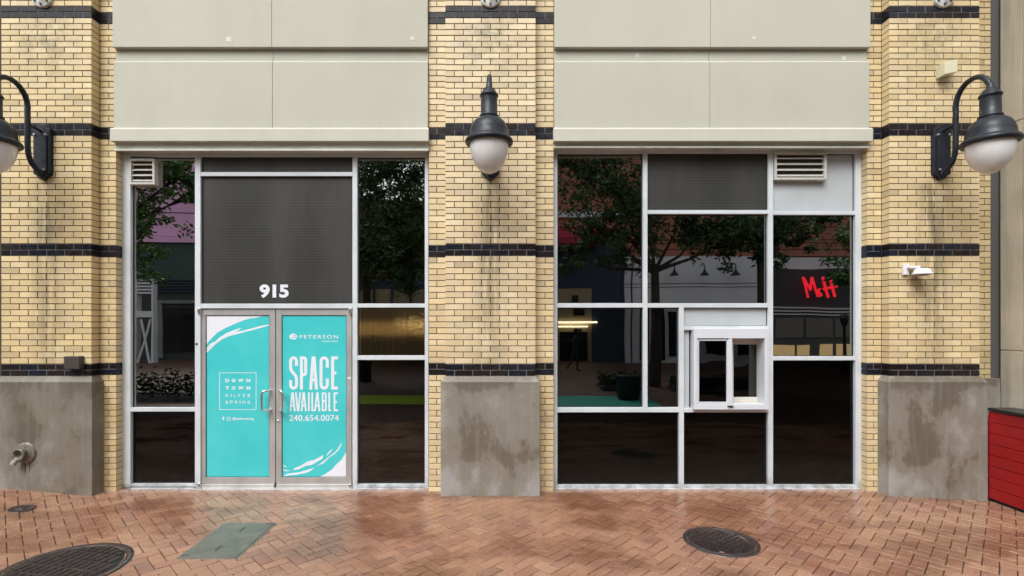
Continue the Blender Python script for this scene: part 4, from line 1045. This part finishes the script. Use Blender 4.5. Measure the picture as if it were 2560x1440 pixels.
# hedges, litter bin, lamp post
m_hedge = leaf_mat('hedge_leaf', (.010, .026, .012), (.03, .06, .025))
def hedge(u0, u1, v1, V, label, seed):
    rr = random.Random(seed); a, b = gbase(u0, V), gbase(u1, V); h = rp(0, v1, V).z; lf = MB()
    for i in range(int((b.x-a.x)*700)):
        p = Vector((rr.uniform(a.x, b.x), a.y+rr.uniform(-.35, .35), abs(rr.gauss(h*.6, h*.25)))); d = Vector((rr.gauss(0, 1), rr.gauss(0, 1), rr.gauss(0, 1))).normalized(); s = d.orthogonal().normalized()
        L_ = .1; lf.add([p, p+d*L_*.5+s*.035, p+d*L_, p+d*L_*.5-s*.035], [(0, 1, 2, 3)])
    t = thing('hedge', (a+b)/2, label, 'hedge', 'low hedges mirrored in the glass'); lf.build('foliage', m_hedge, t)
    MB().box(a.x, b.x, a.y-.3, a.y+.3, 0, h*.35).build('planter', m_charcoal, t, bevel=.03)
hedge(300, 520, 938, 12.3, 'low hedge mirrored at the foot of the leftmost pane', 1)
hedge(1500, 1610, 938, 15, 'low hedge mirrored beside the litter bin', 2)
hedge(1680, 1890, 945, 15, 'low hedge mirrored in the service window', 4)
p = gbase(1570, 13)
t = thing('litter_bin', p, 'dark round litter bin mirrored on the teal ground paint', 'litter bin')
MB().lathe([(.001, 0), (.26, 0), (.30, .06), (.31, .55), (.33, .58), (.33, .62), (.2, .64), (.16, .60), (.001, .60)], p, n=24).build('body', m_blk, t)
p = gbase(2110, 20)
t = thing('lamp_post', p, 'black post mirrored below the red sign', 'lamp post')
MB().lathe([(.14, 0), (.14, .25), (.07, .35), (.055, 1.8), (.09, 1.85), (.16, 2.1), (.16, 2.3), (.001, 2.35)], p, n=14).build('post', m_blk, t)

# jogger silhouette across the plaza
pb = gbase(1440, 20.5)
J = {'pelvis': (0, 0, .95), 'chest': (.02, 0, 1.28), 'neck': (.03, 0, 1.46), 'head': (.03, 0, 1.60), 'hl': (0, .09, .92), 'hr': (0, -.09, .92),
     'kl': (.06, .10, .50), 'fl': (.02, .10, .08), 'tl': (.16, .10, .04), 'kr': (-.10, -.10, .52), 'fr': (-.30, -.10, .20), 'tr': (-.36, -.10, .08),
     'sl': (.0, .18, 1.40), 'sr': (.03, -.18, 1.40), 'el': (-.22, .22, 1.16), 'wl': (-.42, .2, 1.34), 'er': (.26, -.22, 1.30), 'wr': (.14, -.2, 1.46)}
names = list(J); E = [('pelvis','chest'),('chest','neck'),('neck','head'),('pelvis','hl'),('pelvis','hr'),('hl','kl'),('kl','fl'),('fl','tl'),('hr','kr'),('kr','fr'),('fr','tr'),('chest','sl'),('chest','sr'),('sl','el'),('el','wl'),('sr','er'),('er','wr')]
RAD = dict(pelvis=.13, chest=.13, neck=.055, head=.10, hl=.10, hr=.10, kl=.06, kr=.06, fl=.04, fr=.04, tl=.035, tr=.035, sl=.065, sr=.065, el=.04, er=.04, wl=.03, wr=.03)
me = bpy.data.meshes.new('person'); me.from_pydata([J[n_] for n_ in names], [(names.index(a), names.index(b)) for a, b in E], [])
pe = bpy.data.objects.new('person', me); sc.collection.objects.link(pe); pe.location = pb
sk = pe.modifiers.new('skin', 'SKIN'); pe.modifiers.new('ss', 'SUBSURF').levels = 1
for i, n_ in enumerate(names):
    me.skin_vertices[0].data[i].radius = (RAD[n_], RAD[n_]) if me.skin_vertices else (.1, .1)
    me.skin_vertices[0].data[i].use_root = (n_ == 'pelvis')
me.materials.append(M('silhouette_tone', (.03, .03, .035), .8))  # silhouette shade put into one dark colour for the figure
tag(pe, 'person in dark silhouette mid-stride with arms bent, mirrored before lit shop windows', 'person')
hr_ = MB(); hr_.lathe([(.001, .14), (.09, .10), (.115, .02), (.10, -.06), (.04, -.09)], (pb.x+.02, pb.y, 1.62), n=14); hr_.tube([(pb.x+.12, pb.y, 1.68), (pb.x+.22, pb.y, 1.66), (pb.x+.26, pb.y, 1.50)], [.05, .06, .01], 8)
o = hr_.build('hair', m_gasket, loc=pb); o.parent = pe; o.location = (0, 0, 0)
